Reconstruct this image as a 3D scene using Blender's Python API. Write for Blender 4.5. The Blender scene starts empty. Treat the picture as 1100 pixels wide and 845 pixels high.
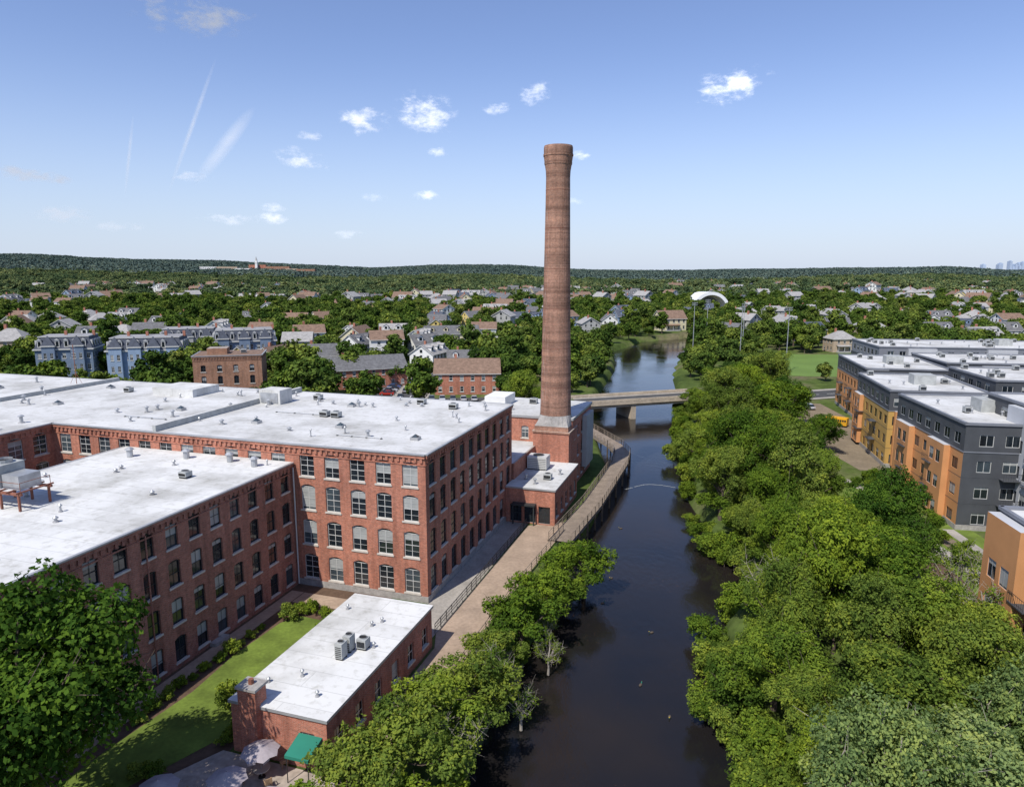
import bpy, math, random
import numpy as np
from mathutils import Vector, Matrix
random.seed(7); R=random.Random(11)
scn=bpy.context.scene
COL=scn.collection
# ---------------------------------------------------------------- helpers
def link(o,parent=None):
    COL.objects.link(o)
    if parent: o.parent=parent
    return o
def empty(name,loc=(0,0,0),rot=0):
    e=bpy.data.objects.new(name,None); e.location=loc; e.rotation_euler=(0,0,rot); COL.objects.link(e); e.empty_display_size=.5; return e
MATS={}
def newmat(name):
    m=bpy.data.materials.new(name); m.use_nodes=True; MATS[name]=m
    nt=m.node_tree; return m,nt,nt.nodes['Principled BSDF']
def N(nt,t,**k):
    n=nt.nodes.new(t)
    for a,b in k.items(): setattr(n,a,b)
    return n
def L(nt,a,b): nt.links.new(a,b)
def c4(c): return (c[0],c[1],c[2],1)
def mixrgb(nt,fac,a,b,mode='MIX'):
    n=N(nt,'ShaderNodeMix',data_type='RGBA',blend_type=mode)
    for i,v in ((0,fac),(6,a),(7,b)):
        if hasattr(v,'links') or hasattr(v,'is_linked'): L(nt,v,n.inputs[i])
        elif isinstance(v,(int,float)): n.inputs[i].default_value=v
        else: n.inputs[i].default_value=c4(v)
    return n.outputs[2]
def mth(nt,op,a,b=None,clamp=False):
    n=N(nt,'ShaderNodeMath',operation=op,use_clamp=clamp)
    for i,v in enumerate((a,b)):
        if v is None: continue
        if isinstance(v,(int,float)): n.inputs[i].default_value=v
        else: L(nt,v,n.inputs[i])
    return n.outputs[0]
def ramp(nt,src,stops):
    r=N(nt,'ShaderNodeValToRGB'); cr=r.color_ramp
    cr.elements[0].position=stops[0][0]; cr.elements[0].color=c4(stops[0][1])
    cr.elements[1].position=stops[-1][0]; cr.elements[1].color=c4(stops[-1][1])
    for p,c in stops[1:-1]:
        e=cr.elements.new(p); e.color=c4(c)
    L(nt,src,r.inputs[0]); return r.outputs[0]
def noise(nt,scale,detail=3,rough=.55,vec=None,scl=None):
    if vec is None:
        vec=N(nt,'ShaderNodeTexCoord').outputs['Object']
    if scl:
        mp=N(nt,'ShaderNodeMapping'); mp.inputs['Scale'].default_value=scl; L(nt,vec,mp.inputs[0]); vec=mp.outputs[0]
    n=N(nt,'ShaderNodeTexNoise'); n.inputs['Scale'].default_value=scale; n.inputs['Detail'].default_value=detail; n.inputs['Roughness'].default_value=rough
    L(nt,vec,n.inputs['Vector']); return n.outputs['Fac']
def simple(name,col,rough=.8,var=.15,scale=.6,metal=0,spec=.3,fine=None,streak=False):
    m,nt,p=newmat(name)
    a=noise(nt,scale,4,scl=(1,1,.25) if streak else None)
    lo=[c*(1-var) for c in col]; hi=[min(1,c*(1+var)) for c in col]
    c=ramp(nt,a,[(.3,lo),(.7,hi)])
    if fine:
        b=noise(nt,fine,2); c=mixrgb(nt,.5,c,ramp(nt,b,[(.3,(.55,.55,.55)),(.7,(1,1,1))]),'MULTIPLY')
    L(nt,c,p.inputs['Base Color']); p.inputs['Roughness'].default_value=rough; p.inputs['Metallic'].default_value=metal
    p.inputs['Specular IOR Level'].default_value=spec
    return m
def brickmat(name,col,var=.28,bands=False,mortar=(.36,.31,.27)):
    m,nt,p=newmat(name)
    tc=N(nt,'ShaderNodeTexCoord').outputs['Object']
    sep=N(nt,'ShaderNodeSeparateXYZ'); L(nt,tc,sep.inputs[0])
    ad=N(nt,'ShaderNodeMath',operation='ADD'); L(nt,sep.outputs[0],ad.inputs[0]); L(nt,sep.outputs[1],ad.inputs[1])
    cb=N(nt,'ShaderNodeCombineXYZ'); L(nt,ad.outputs[0],cb.inputs[0]); L(nt,sep.outputs[2],cb.inputs[1])
    bt=N(nt,'ShaderNodeTexBrick'); L(nt,cb.outputs[0],bt.inputs[0])
    bt.inputs['Scale'].default_value=1.0; bt.inputs['Brick Width'].default_value=.3; bt.inputs['Row Height'].default_value=.1
    bt.inputs['Mortar Size'].default_value=.009
    bt.inputs['Color1'].default_value=c4([c*.78 for c in col]); bt.inputs['Color2'].default_value=c4([c*1.2 for c in col]); bt.inputs['Mortar'].default_value=c4(mortar)
    big=noise(nt,.25,5,.6,tc,(1,1,.5)); c=mixrgb(nt,1,bt.outputs[0],ramp(nt,big,[(.28,(1-var,)*3),(.5,(1,1,1)),(.72,(1+var*.6,1+var*.6,1+var*.6))]),'MULTIPLY')
    st=noise(nt,1.2,4,.6,tc,(1,1,.08)); c=mixrgb(nt,1,c,ramp(nt,st,[(.3,(.70,.68,.68)),(.5,(1,1,1)),(.75,(1.12,1.1,1.08))]),'MULTIPLY')
    g=noise(nt,2.6,3,.7,tc); c=mixrgb(nt,1,c,ramp(nt,g,[(.3,(.82,.82,.82)),(.7,(1.15,1.15,1.15))]),'MULTIPLY')
    if bands:
        bd=noise(nt,.8,4,.75,tc,(.02,.02,.9)); c=mixrgb(nt,1,c,ramp(nt,bd,[(.32,(.55,.53,.53)),(.5,(1,1,1)),(.68,(1.35,1.3,1.25))]),'MULTIPLY')
    L(nt,c,p.inputs['Base Color']); p.inputs['Roughness'].default_value=.9; p.inputs['Specular IOR Level'].default_value=.15
    return m
def roofmat(name,col,seam=.82,sw=3.0,sl=12.0,stain=.38):
    m,nt,p=newmat(name)
    tc=N(nt,'ShaderNodeTexCoord').outputs['Object']
    bt=N(nt,'ShaderNodeTexBrick'); L(nt,tc,bt.inputs[0]); bt.inputs['Scale'].default_value=1
    bt.inputs['Brick Width'].default_value=sl; bt.inputs['Row Height'].default_value=sw; bt.inputs['Mortar Size'].default_value=.05
    bt.inputs['Color1'].default_value=c4([c*.96 for c in col]); bt.inputs['Color2'].default_value=c4([c*1.03 for c in col]); bt.inputs['Mortar'].default_value=c4([c*seam for c in col])
    a=noise(nt,.12,6,.65,tc); c=mixrgb(nt,1,bt.outputs[0],ramp(nt,a,[(.3,(1-stain,1-stain*1.02,1-stain*1.08)),(.55,(1,1,1)),(.8,(1.05,1.05,1.05))]),'MULTIPLY')
    b=noise(nt,1.1,5,.7,tc); c=mixrgb(nt,1,c,ramp(nt,b,[(.28,(.74,.73,.70)),(.48,(1,1,1))]),'MULTIPLY')
    L(nt,c,p.inputs['Base Color']); p.inputs['Roughness'].default_value=.8; p.inputs['Specular IOR Level'].default_value=.12
    return m
def glassmat(name,col,rough=.06):
    m,nt,p=newmat(name)
    a=noise(nt,.35,2); c=ramp(nt,a,[(.3,[x*.6 for x in col]),(.7,[x*1.5 for x in col])])
    L(nt,c,p.inputs['Base Color']); p.inputs['Roughness'].default_value=rough; p.inputs['Specular IOR Level'].default_value=.7; p.inputs['IOR'].default_value=1.5
    return m
brickmat('brick_red',(.40,.132,.075)); brickmat('brick_wing',(.30,.105,.068)); brickmat('brick_chimney',(.285,.135,.085),bands=True); brickmat('brick_brown',(.30,.14,.075))
brickmat('brick_patio',(.38,.12,.07))
roofmat('roof_white',(.57,.57,.56)); roofmat('roof_white2',(.62,.62,.605),sw=2.2,sl=9); roofmat('roof_grey',(.33,.33,.34),seam=.7)
simple('granite',(.36,.34,.32),.85,.2,1.5,fine=8); simple('sill',(.5,.46,.41),.85,.12,1.5); simple('bridge_stone',(.50,.42,.32),.9,.15,.5,fine=3)
simple('frame_white',(.50,.50,.48),.5,.06); simple('frame_dark',(.035,.04,.042),.5,.1); simple('metal_edge',(.40,.40,.40),.45,.12,metal=.4)
simple('metal_galv',(.42,.43,.44),.45,.18,1.2,metal=.5); simple('hvac_grey',(.36,.37,.36),.6,.18,1.3); simple('dark_void',(.02,.02,.02),.9)
simple('rust_steel',(.22,.09,.06),.8,.3,1.5); simple('black_metal',(.03,.03,.032),.5,.1)
glassmat('glass_dark',(.014,.019,.024)); glassmat('glass_mid',(.045,.06,.07),.1); simple('blind',(.33,.34,.33),.35,.15,.9,spec=.5)
simple('concrete',(.36,.33,.29),.9,.18,.4,fine=3); simple('path_paving',(.38,.285,.21),.9,.16,.35,fine=2.5); simple('boardwalk_wood',(.27,.215,.165),.9,.2,.8,fine=4)
simple('asphalt',(.07,.07,.07),.9,.2,.3,fine=4); simple('road_paint',(.62,.62,.58),.8,.1); simple('kerb',(.38,.37,.35),.9,.1)
simple('patio_stone',(.40,.34,.29),.9,.2,1.3,fine=2.0); simple('lawn',(.135,.19,.03),.95,.32,.35,fine=3); simple('field_grass',(.12,.19,.04),.95,.12,.05)
simple('mulch',(.12,.075,.05),.95,.25,1.2,fine=4); simple('soil',(.22,.175,.12),.95,.25,.2,fine=2)
simple('orange_panel',(.54,.26,.11),.6,.08,.4); simple('ochre_panel',(.46,.29,.09),.6,.08,.4); simple('char_panel',(.068,.072,.08),.6,.15,.4); simple('grey_panel',(.18,.19,.215),.6,.1,.4)
simple('light_panel',(.46,.47,.49),.6,.06,.4); simple('cream',(.62,.56,.38),.8,.08); simple('whitewall',(.68,.68,.66),.8,.07); simple('bluegrey',(.24,.325,.45),.8,.08)
simple('bluegrey_dark',(.15,.20,.28),.8,.1); simple('greywall',(.36,.36,.35),.8,.1); simple('yellowwall',(.60,.47,.17),.8,.08); simple('tanwall',(.42,.33,.24),.8,.1)
simple('shingle_grey',(.145,.145,.15),.9,.25,1.2,fine=3); simple('shingle_brown',(.22,.145,.105),.9,.25,1.2,fine=3); simple('shingle_light',(.34,.33,.32),.9,.2,1.2,fine=3); simple('shingle_slate',(.075,.085,.11),.85,.2,1)
simple('umbrella_cloth',(.34,.30,.315),.85,.1,3); simple('green_cloth',(.02,.17,.12),.8,.1); simple('tan_wicker',(.38,.25,.15),.8,.15,5); simple('tabletop',(.45,.42,.38),.5,.1)
simple('bark',(.11,.085,.065),.95,.3,3,fine=9); simple('bark_pale',(.30,.27,.23),.95,.2,3)
simple('yellow_paint',(.70,.36,.02),.4,.06); simple('rubber',(.02,.02,.02),.9); simple('hubcap',(.5,.5,.5),.35,metal=.7)
for nm,c in (('car_white',(.75,.75,.75)),('car_silver',(.42,.43,.45)),('car_black',(.025,.025,.03)),('car_red',(.35,.03,.025)),('car_blue',(.05,.10,.25)),('car_grey',(.16,.17,.18))):
    simple(nm,c,.25,.03,spec=.6)
simple('arch_white',(.74,.75,.76),.6,.05); simple('skyline_haze',(.40,.48,.60),.9,.1,.01)  # skyline colour is painted pale blue to stand in for distance haze

def leafmat(name,stops,trans=.3):
    m=bpy.data.materials.new(name); m.use_nodes=True; MATS[name]=m; nt=m.node_tree; nt.nodes.clear()
    out=N(nt,'ShaderNodeOutputMaterial'); oi=N(nt,'ShaderNodeObjectInfo')
    base=ramp(nt,oi.outputs['Random'],stops)
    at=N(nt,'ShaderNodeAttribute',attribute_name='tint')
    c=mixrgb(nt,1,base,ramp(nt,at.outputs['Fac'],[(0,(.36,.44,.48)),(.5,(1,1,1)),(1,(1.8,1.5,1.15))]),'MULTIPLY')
    d=N(nt,'ShaderNodeBsdfDiffuse'); L(nt,c,d.inputs[0])
    if trans>0:
        t=N(nt,'ShaderNodeBsdfTranslucent'); mx=N(nt,'ShaderNodeMixShader'); mx.inputs[0].default_value=trans
        t2=mixrgb(nt,1,c,(1.2,1.3,.4),'MULTIPLY'); L(nt,t2,t.inputs[0])
        L(nt,d.outputs[0],mx.inputs[1]); L(nt,t.outputs[0],mx.inputs[2]); L(nt,mx.outputs[0],out.inputs[0])
    else: L(nt,d.outputs[0],out.inputs[0])
    return m
leafmat('leaf_near',[(0,(.068,.125,.018)),(.2,(.165,.235,.028)),(.38,(.085,.15,.020)),(.55,(.205,.265,.042)),(.7,(.115,.185,.024)),(.85,(.175,.23,.045)),(1,(.075,.13,.02))],.28)
leafmat('leaf_dark',[(0,(.05,.105,.016)),(1,(.068,.125,.02))],.22)
leafmat('leaf_silver',[(0,(.20,.27,.105)),(1,(.17,.24,.08))])
leafmat('leaf_mid',[(0,(.048,.088,.02)),(.25,(.092,.145,.026)),(.45,(.062,.11,.024)),(.7,(.15,.20,.04)),(.85,(.08,.13,.03)),(1,(.17,.21,.05))],.15)
leafmat('leaf_far_haze',[(0,(.055,.09,.045)),(.5,(.09,.13,.06)),(1,(.135,.17,.075))],0)  # slight aerial haze mixed into the foliage colour
leafmat('leaf_hill_haze',[(0,(.08,.115,.105)),(1,(.105,.145,.12))],0)  # bluer, lighter leaves: atmospheric haze painted into the base colour

class MB:
    def __init__(s): s.v=[]; s.f=[]; s.m=[]; s.mn=[]
    def mi(s,m):
        if m not in s.mn: s.mn.append(m)
        return s.mn.index(m)
    def poly(s,pts,m):
        b=len(s.v); s.v.extend([tuple(p) for p in pts]); s.f.append(tuple(range(b,b+len(pts)))); s.m.append(s.mi(m))
    def box(s,x0,x1,y0,y1,z0,z1,m,top=None,T=None):
        P=[(x0,y0,z0),(x1,y0,z0),(x1,y1,z0),(x0,y1,z0),(x0,y0,z1),(x1,y0,z1),(x1,y1,z1),(x0,y1,z1)]
        if T: P=[T(*p) for p in P]
        b=len(s.v); s.v.extend(P)
        for i,f in enumerate([(0,3,2,1),(4,5,6,7),(0,1,5,4),(1,2,6,5),(2,3,7,6),(3,0,4,7)]):
            s.f.append(tuple(b+k for k in f)); s.m.append(s.mi(top if (top and i==1) else m))
    def cyl(s,x,y,z0,z1,r0,r1,m,n=10,cap=True,T=None):
        a=[];c=[]
        for i in range(n):
            t=2*math.pi*i/n; a.append((x+r0*math.cos(t),y+r0*math.sin(t),z0)); c.append((x+r1*math.cos(t),y+r1*math.sin(t),z1))
        if T: a=[T(*p) for p in a]; c=[T(*p) for p in c]
        for i in range(n):
            j=(i+1)%n; s.poly([a[i],a[j],c[j],c[i]],m)
        if cap: s.poly(c,m)
    def rod(s,p,q,r,m,n=5,r1=None):
        p=Vector(p);q=Vector(q); d=(q-p).normalized(); a=d.orthogonal().normalized(); b=d.cross(a); r1=r if r1 is None else r1
        A=[p+(a*math.cos(2*math.pi*i/n)+b*math.sin(2*math.pi*i/n))*r for i in range(n)]
        B=[q+(a*math.cos(2*math.pi*i/n)+b*math.sin(2*math.pi*i/n))*r1 for i in range(n)]
        for i in range(n):
            j=(i+1)%n; s.poly([A[i],A[j],B[j],B[i]],m)
    def mesh(s,name):
        me=bpy.data.meshes.new(name); me.from_pydata(s.v,[],s.f)
        for m in s.mn: me.materials.append(MATS[m])
        me.polygons.foreach_set('material_index',s.m); me.update(); return me
    def obj(s,name,parent=None,loc=(0,0,0),rot=0):
        o=bpy.data.objects.new(name,s.mesh(name)); o.location=loc; o.rotation_euler=(0,0,rot); return link(o,parent)

def facade(mb,p0,p1,z0,z1,cols,rows,w,wall,frame='frame_white',arch=0,depth=.22,sill='sill',mun=1,blindp=.45,fw=.09,rail=True,gl=('glass_dark','glass_mid')):
    p0=Vector((p0[0],p0[1]));p1=Vector((p1[0],p1[1])); Ln=(p1-p0).length; d=(p1-p0)/Ln; n=Vector((d.y,-d.x))
    def P(s,z,o=0): return (p0.x+d.x*s+n.x*o,p0.y+d.y*s+n.y*o,z)
    def T(s,o,z): return P(s,z,o)
    def q(s0,s1,za,zb,o,m): mb.poly([P(s0,za,o),P(s1,za,o),P(s1,zb,o),P(s0,zb,o)],m)
    cols=[c for c in cols if c-w/2>0.05 and c+w/2<Ln-.05]
    e=0
    for c in cols:
        q(e,c-w/2,z0,z1,0,wall); e=c+w/2
    q(e,Ln,z0,z1,0,wall)
    NS=6 if arch>0 else 1
    for c in cols:
        zl=z0; prev=None
        a,b=c-w/2,c+w/2
        def below(zt,prev):
            if prev is None: q(a,b,z0,zt,0,wall)
            else:
                for i in range(len(prev)-1):
                    mb.poly([P(prev[i][0],prev[i][1]),P(prev[i+1][0],prev[i+1][1]),P(prev[i+1][0],zt),P(prev[i][0],zt)],wall)
        for (zb,h) in rows:
            zt=zb+h; below(zb,prev)
            top=[(a+(b-a)*i/NS, zt+arch*(1-(2*i/NS-1)**2)) for i in range(NS+1)]
            prev=top; o=-depth
            mb.poly([P(a,zb),P(a,zt),P(a,zt,o),P(a,zb,o)],wall); mb.poly([P(b,zb),P(b,zb,o),P(b,zt,o),P(b,zt)],wall)
            mb.poly([P(a,zb),P(a,zb,o),P(b,zb,o),P(b,zb)],sill or wall)
            for i in range(NS): mb.poly([P(top[i][0],top[i][1]),P(top[i+1][0],top[i+1][1]),P(top[i+1][0],top[i+1][1],o),P(top[i][0],top[i][1],o)],wall)
            g=gl[0] if R.random()<.75 else gl[1]
            mb.poly([P(a,zb,o),P(b,zb,o)]+[P(s,z,o) for s,z in reversed(top)],g)
            if R.random()<blindp:
                zz=zt-h*R.choice([.2,.3,.45,.5,.5,.6,.9]); q(a+.02,b-.02,zz,zt,o+.015,'blind')
            if frame:
                f=fw
                for s0,s1 in [(a,a+f),(b-f,b)]+([(c-f*.4,c+f*.4)] if mun>=1 else []): q(s0,s1,zb,zt,o+.05,frame)
                hs=[(zb,zb+f),(zt-f,zt)]+([(zb+h*.5-f*.5,zb+h*.5+f*.5)] if rail else [])
                if mun>=2: hs+= [(zb+h*.25-.02,zb+h*.25+.02),(zb+h*.75-.02,zb+h*.75+.02)]
                for k,(s0,s1) in enumerate(hs): q(a,b,s0,s1,o+.056,frame)
                if arch>0:
                    for i in range(NS):
                        t0,t1=top[i],top[i+1]
                        mb.poly([P(t0[0],t0[1]-f,o+.06),P(t1[0],t1[1]-f,o+.06),P(t1[0],t1[1],o+.06),P(t0[0],t0[1],o+.06)],frame)
            if sill: mb.box(a-.12,b+.12,0.002,.1,zb-.18,zb-.002,sill,T=T)
        below(z1,prev)
    return T,Ln
def dentils(mb,p0,p1,z,wall,step=.7,size=.3,out=.16):
    p0=Vector(p0);p1=Vector(p1); Ln=(p1-p0).length; d=(p1-p0)/Ln; n=Vector((d.y,-d.x))
    T=lambda s,o,zz:(p0.x+d.x*s+n.x*o,p0.y+d.y*s+n.y*o,zz)
    k=int(Ln/step)
    for i in range(k): mb.box((i+.5)*step-size/2,(i+.5)*step+size/2,.003,out,z-.5,z-.004,wall,T=T)
    mb.box(0,Ln,.003,out+.05,z,z+.35,wall,T=T)
    mb.box(0,Ln,.003,out*.5,z-.85,z-.72,wall,T=T)
    mb.box(-.05,Ln+.05,.003,out+.16,z+.354,z+.5,'metal_edge',T=T)
def evenly(L_,pitch,off=None):
    n=int(L_/pitch); o=(L_-n*pitch)/2 if off is None else off
    return [o+pitch*(i+.5) for i in range(n) if o+pitch*(i+.5)<L_]

# ---------------------------------------------------------------- mill
TH=math.radians(-17.76); ca,sa=math.cos(TH),math.sin(TH)
AX,AY=-9.5,74.0
def W(x,y): return (AX+ca*x-sa*y, AY+sa*x+ca*y)
mill=empty('brick_mill_building',(AX,AY,0),TH)
ZR=17.4
mb=MB()
rowsM=[(1.0,2.75),(5.25,2.8),(9.5,2.8),(13.55,2.55)]
facade(mb,(-17,0),(0,0),0,ZR-.5,[1.9+3.3*i for i in range(5)],rowsM,1.9,'brick_red','frame_white',arch=.28,mun=2,blindp=.5)
facade(mb,(-54,0),(-17,0),0,ZR-.5,evenly(37,3.3),rowsM,1.9,'brick_red','frame_white',arch=.28,mun=2)
facade(mb,(0,0),(0,31),0,ZR-.5,evenly(31,3.05),rowsM,1.75,'brick_red','frame_dark',arch=.28,mun=2,blindp=.35)
facade(mb,(-54,-60),(-54,0),0,ZR-.5,evenly(60,3.3),rowsM,1.9,'brick_red','frame_white',arch=.28,mun=2)
facade(mb,(0,31),(-125,31),0,ZR-.5,evenly(125,3.3),rowsM,1.8,'brick_red','frame_white',arch=.28)
facade(mb,(-125,31),(-125,-60),0,ZR-.5,[],[],1,'brick_red')
for a,b in (((-54,0),(0,0)),((0,0),(0,31)),((0,31),(-125,31)),((-54,-60),(-54,0))): dentils(mb,a,b,ZR-.5,'brick_red')
mb.box(-17.0,.06,-.07,-.003,0,.75,'granite'); mb.box(.003,.08,0,31,0,.75,'granite')
mb.obj('main_block',mill)
mb=MB()
mb.poly([(-125,-60,ZR-.03),(-54.15,-60,ZR-.03),(-54.15,0,ZR-.03),(-54.15,31,ZR-.03),(-125,31,ZR-.03)],'roof_white')
mb.poly([(-54.15,-.1,ZR-.035),(.15,-.1,ZR-.035),(.15,31.1,ZR-.035),(-54.15,31.1,ZR-.035)],'roof_white')
mb.box(-37.2,-36.7,-.1,31,ZR-.03,ZR+.75,'hvac_grey','roof_white')
mb.box(-36.7,-33.0,20,23,ZR-.03,ZR+2.1,'roof_white2'); mb.box(-36.4,-33.4,19.9,19.995,ZR+.2,ZR+1.7,'metal_galv')
mb.box(-76,-75.5,-60,31,ZR-.03,ZR+.6,'hvac_grey','roof_white')
mb.box(-58,-50,21,27,ZR-.03,ZR+1.2,'roof_white2')
mb.obj('main_roof',mill)
def vent(mb,x,y,z,h=.7,r=.16):
    mb.cyl(x,y,z,z+.12,r*2.2,r*1.8,'roof_grey',8); mb.cyl(x,y,z+.12,z+h,r,r,'metal_galv',8); mb.cyl(x,y,z+h,z+h+.08,r*1.9,r*1.9,'metal_galv',8); mb.cyl(x,y,z+h+.08,z+h+.25,r*1.9,r*.3,'metal_galv',8)
def acunit(mb,x,y,z,w=1.4,d=1.1,h=1.0,m='hvac_grey'):
    for i in (0,1):
        mb.box(x-w/2,x+w/2,y-d/2+.1+i*(d-.3),y-d/2+.2+i*(d-.3),z,z+.18,'black_metal')
    mb.box(x-w/2,x+w/2,y-d/2,y+d/2,z+.184,z+h,m)
    for k in range(6):
        zz=z+.3+k*(h-.45)/6; mb.box(x-w/2+.08,x+w/2-.08,y-d/2-.03,y-d/2-.002,zz,zz+.05,'dark_void')
    mb.cyl(x,y,z+h+.002,z+h+.12,min(w,d)*.38,min(w,d)*.38,'metal_galv',14,cap=False); mb.cyl(x,y,z+h+.002,z+h+.04,min(w,d)*.36,min(w,d)*.36,'dark_void',14)
def skylight(mb,x,y,z,w=1.5,d=1.5):
    mb.box(x-w/2,x+w/2,y-d/2,y+d/2,z,z+.35,'metal_edge'); a=[(x-w/2+.1,y-d/2+.1,z+.352),(x+w/2-.1,y-d/2+.1,z+.352),(x+w/2-.1,y+d/2-.1,z+.352),(x-w/2+.1,y+d/2-.1,z+.352)]
    t=(x,y,z+.7)
    for i in range(4): mb.poly([a[i],a[(i+1)%4],t],'glass_mid')
mb=MB(); rr=random.Random(5)
for i in range(46): vent(mb,rr.uniform(-52,-2),rr.uniform(2,29),ZR-.03,rr.uniform(.3,.8),rr.uniform(.07,.18))
for i in range(34): vent(mb,rr.uniform(-115,-56),rr.uniform(-20,29),ZR-.03,rr.uniform(.4,.9),rr.uniform(.1,.22))
for x,y in ((-4,6),(-16,9),(-22,22),(-28,8),(-44,12),(-65,10),(-70,24),(-88,18),(-92,4)): skylight(mb,x,y,ZR-.03,1.0,1.0)
for x,y in ((-7,25),(-13,27),(-20,14.5),(-21.8,14.5),(-30,25.5),(-64,22)): acunit(mb,x,y,ZR-.03,1.2,1.0,.8)
for (x,y,l) in ((-14,5,6),(-30,15,9),(-48,6,7)):
    mb.rod((x,y,ZR+.12),(x+l,y,ZR+.12),.06,'metal_galv')
    for k in range(4): mb.box(x+l*k/3-.1,x+l*k/3+.1,y-.12,y+.12,ZR-.02,ZR+.06,'black_metal')
mb.rod((-80,26,ZR),(-80,26,ZR+7),.06,'rust_steel'); mb.rod((-80,26,ZR+2),(-78.6,26,ZR),.03,'rust_steel'); mb.rod((-80,26,ZR+2),(-81.4,26,ZR),.03,'rust_steel')
for k in range(4): mb.rod((-80.5,26,ZR+5+k*.5),(-79.5,26,ZR+5+k*.5),.025,'metal_galv')
mb.obj('roof_equipment',mill)
ZW=15.15; mb=MB()
rowsW=[(.65,2.25),(4.4,2.3),(8.15,2.3),(11.9,2.2)]
T,_=facade(mb,(-17,-56),(-17,-.01),0,ZW-.5,[56-1.7-2.85*i for i in range(19)][::-1],rowsW,1.45,'brick_wing','frame_dark',arch=.2,mun=1,blindp=.6,fw=.07)
facade(mb,(-41.7,-56),(-17,-56),0,ZW-.5,evenly(24.7,2.9),rowsW,1.45,'brick_wing','frame_dark',arch=.2)
facade(mb,(-41.7,-.01),(-41.7,-56),0,ZW-.5,evenly(56,2.9),rowsW,1.45,'brick_wing','frame_dark',arch=.2)
dentils(mb,(-17,-56),(-17,-.25),ZW-.5,'brick_wing'); dentils(mb,(-41.7,-.25),(-41.7,-56),ZW-.5,'brick_wing')
mb.rod((-16.75,-.35,.2),(-16.75,-.35,ZW-.6),.09,'frame_white',6); mb.rod((-16.75,-22,.2),(-16.75,-22,ZW-.9),.07,'brick_wing',6)
mb.box(-16.99,-16.2,-15.2,-13.2,0,.4,'granite')
mb.obj('courtyard_wing_block',mill)
mb=MB(); mb.poly([(-41.85,-56,ZW-.03),(-16.85,-56,ZW-.03),(-16.85,-.01,ZW-.03),(-41.85,-.01,ZW-.03)],'roof_white2'); mb.obj('courtyard_wing_roof',mill)
mb=MB()
for i in range(26): vent(mb,rr.uniform(-40,-18.5),rr.uniform(-40,-2),ZW-.03,rr.uniform(.25,.6),rr.uniform(.06,.15))
for x,y in ((-37,-4),(-30,-2.5),(-24,-2.2),(-20,-3)): mb.cyl(x,y,ZW,ZW+.9,.35,.35,'metal_galv',10); mb.cyl(x,y,ZW+.9,ZW+1.15,.55,.2,'metal_galv',10)
acunit(mb,-24.2,-9,ZW,1.0,1.0,.7)
def frame_unit(mb,x,y,z):
    for i in range(4):
        for j in (0,1): mb.box(x+i*2.3-.09,x+i*2.3+.09,y+j*3-.09,y+j*3+.09,z,z+1.5,'rust_steel')
    for j in (0,1): mb.box(x-.4,x+7.3,y+j*3-.12,y+j*3+.12,z+1.5,z+1.72,'rust_steel')
    for i in range(7): mb.box(x-.2+i*1.2,x-.05+i*1.2,y-.4,y+3.4,z+1.724,z+1.85,'rust_steel')
    mb.box(x,x+4.4,y+.2,y+2.8,z+1.86,z+4.0,'hvac_grey'); mb.box(x+4.5,x+6.6,y+.4,y+2.6,z+1.86,z+3.2,'metal_galv')
    for k in range(8): mb.box(x+.1,x+4.3,y+.15,y+.197,z+2.0+k*.23,z+2.08+k*.23,'dark_void')
    for k in range(2): mb.cyl(x+1.1+2.2*k,y+1.5,z+4.002,z+4.35,.85,.85,'metal_galv',16,cap=False); mb.cyl(x+1.1+2.2*k,y+1.5,z+4.002,z+4.1,.82,.82,'dark_void',16)
    mb.rod((x+7.2,y,z+1.7),(x+7.2,y,z+2.7),.03,'rust_steel'); mb.rod((x+7.2,y+3,z+1.7),(x+7.2,y+3,z+2.7),.03,'rust_steel'); mb.rod((x+7.2,y,z+2.7),(x+7.2,y+3,z+2.7),.03,'rust_steel'); mb.rod((x-.3,y-.1,z+2.7),(x+7.2,y-.1,z+2.7),.03,'rust_steel')
frame_unit(mb,-37.6,-22.5,ZW)
mb.obj('wing_roof_equipment',mill)
mb=MB()
facade(mb,(0.01,28),(7.6,28),0,5.3,[1.6,3.8,6.0],[(.2,2.6)],1.8,'brick_red','frame_dark',sill=None,blindp=0)
facade(mb,(7.6,28),(7.6,43),0,5.3,evenly(15,3),[(1,2.2)],1.4,'brick_red','frame_white')
mb.box(.02,7.75,27.85,43.2,5.3,5.55,'metal_edge','roof_white'); mb.box(1.2,4.8,27.0,27.99,2.95,3.2,'frame_dark')
for x in (1.4,4.6): mb.box(x-.08,x+.08,27.1,27.3,0,2.95,'frame_dark')
acunit(mb,2.2,38.5,5.55,3.2,2.4,2.2,'frame_white'); acunit(mb,5.2,33,5.55,1.2,1.1,.9); vent(mb,4,30,5.55); vent(mb,6.4,36,5.55); vent(mb,2.0,32,5.55)
facade(mb,(-14,46),(6,46),0,12.2,evenly(20,3.2),[(1,2),(5,2),(8.6,2)],1.3,'brick_red','frame_white',arch=.15)
facade(mb,(6,46),(6,62),0,12.2,evenly(16,3.2),[(1,2),(5,2),(8.6,2)],1.3,'brick_red','frame_white',arch=.15,mun=2)
facade(mb,(6,62),(-14,62),0,12.2,[],[],1,'brick_red'); facade(mb,(-14,62),(-14,46),0,12.2,[],[],1,'brick_red')
mb.box(-14.2,6.2,45.8,62.2,12.2,12.6,'metal_edge','roof_white')
mb.box(6.05,6.9,54,60,2,11.5,'greywall')
acunit(mb,-4,57,12.6); vent(mb,1,52,12.6); vent(mb,-6,50,12.6); mb.box(-12,-8,52,58,12.6,14.4,'whitewall')
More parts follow.
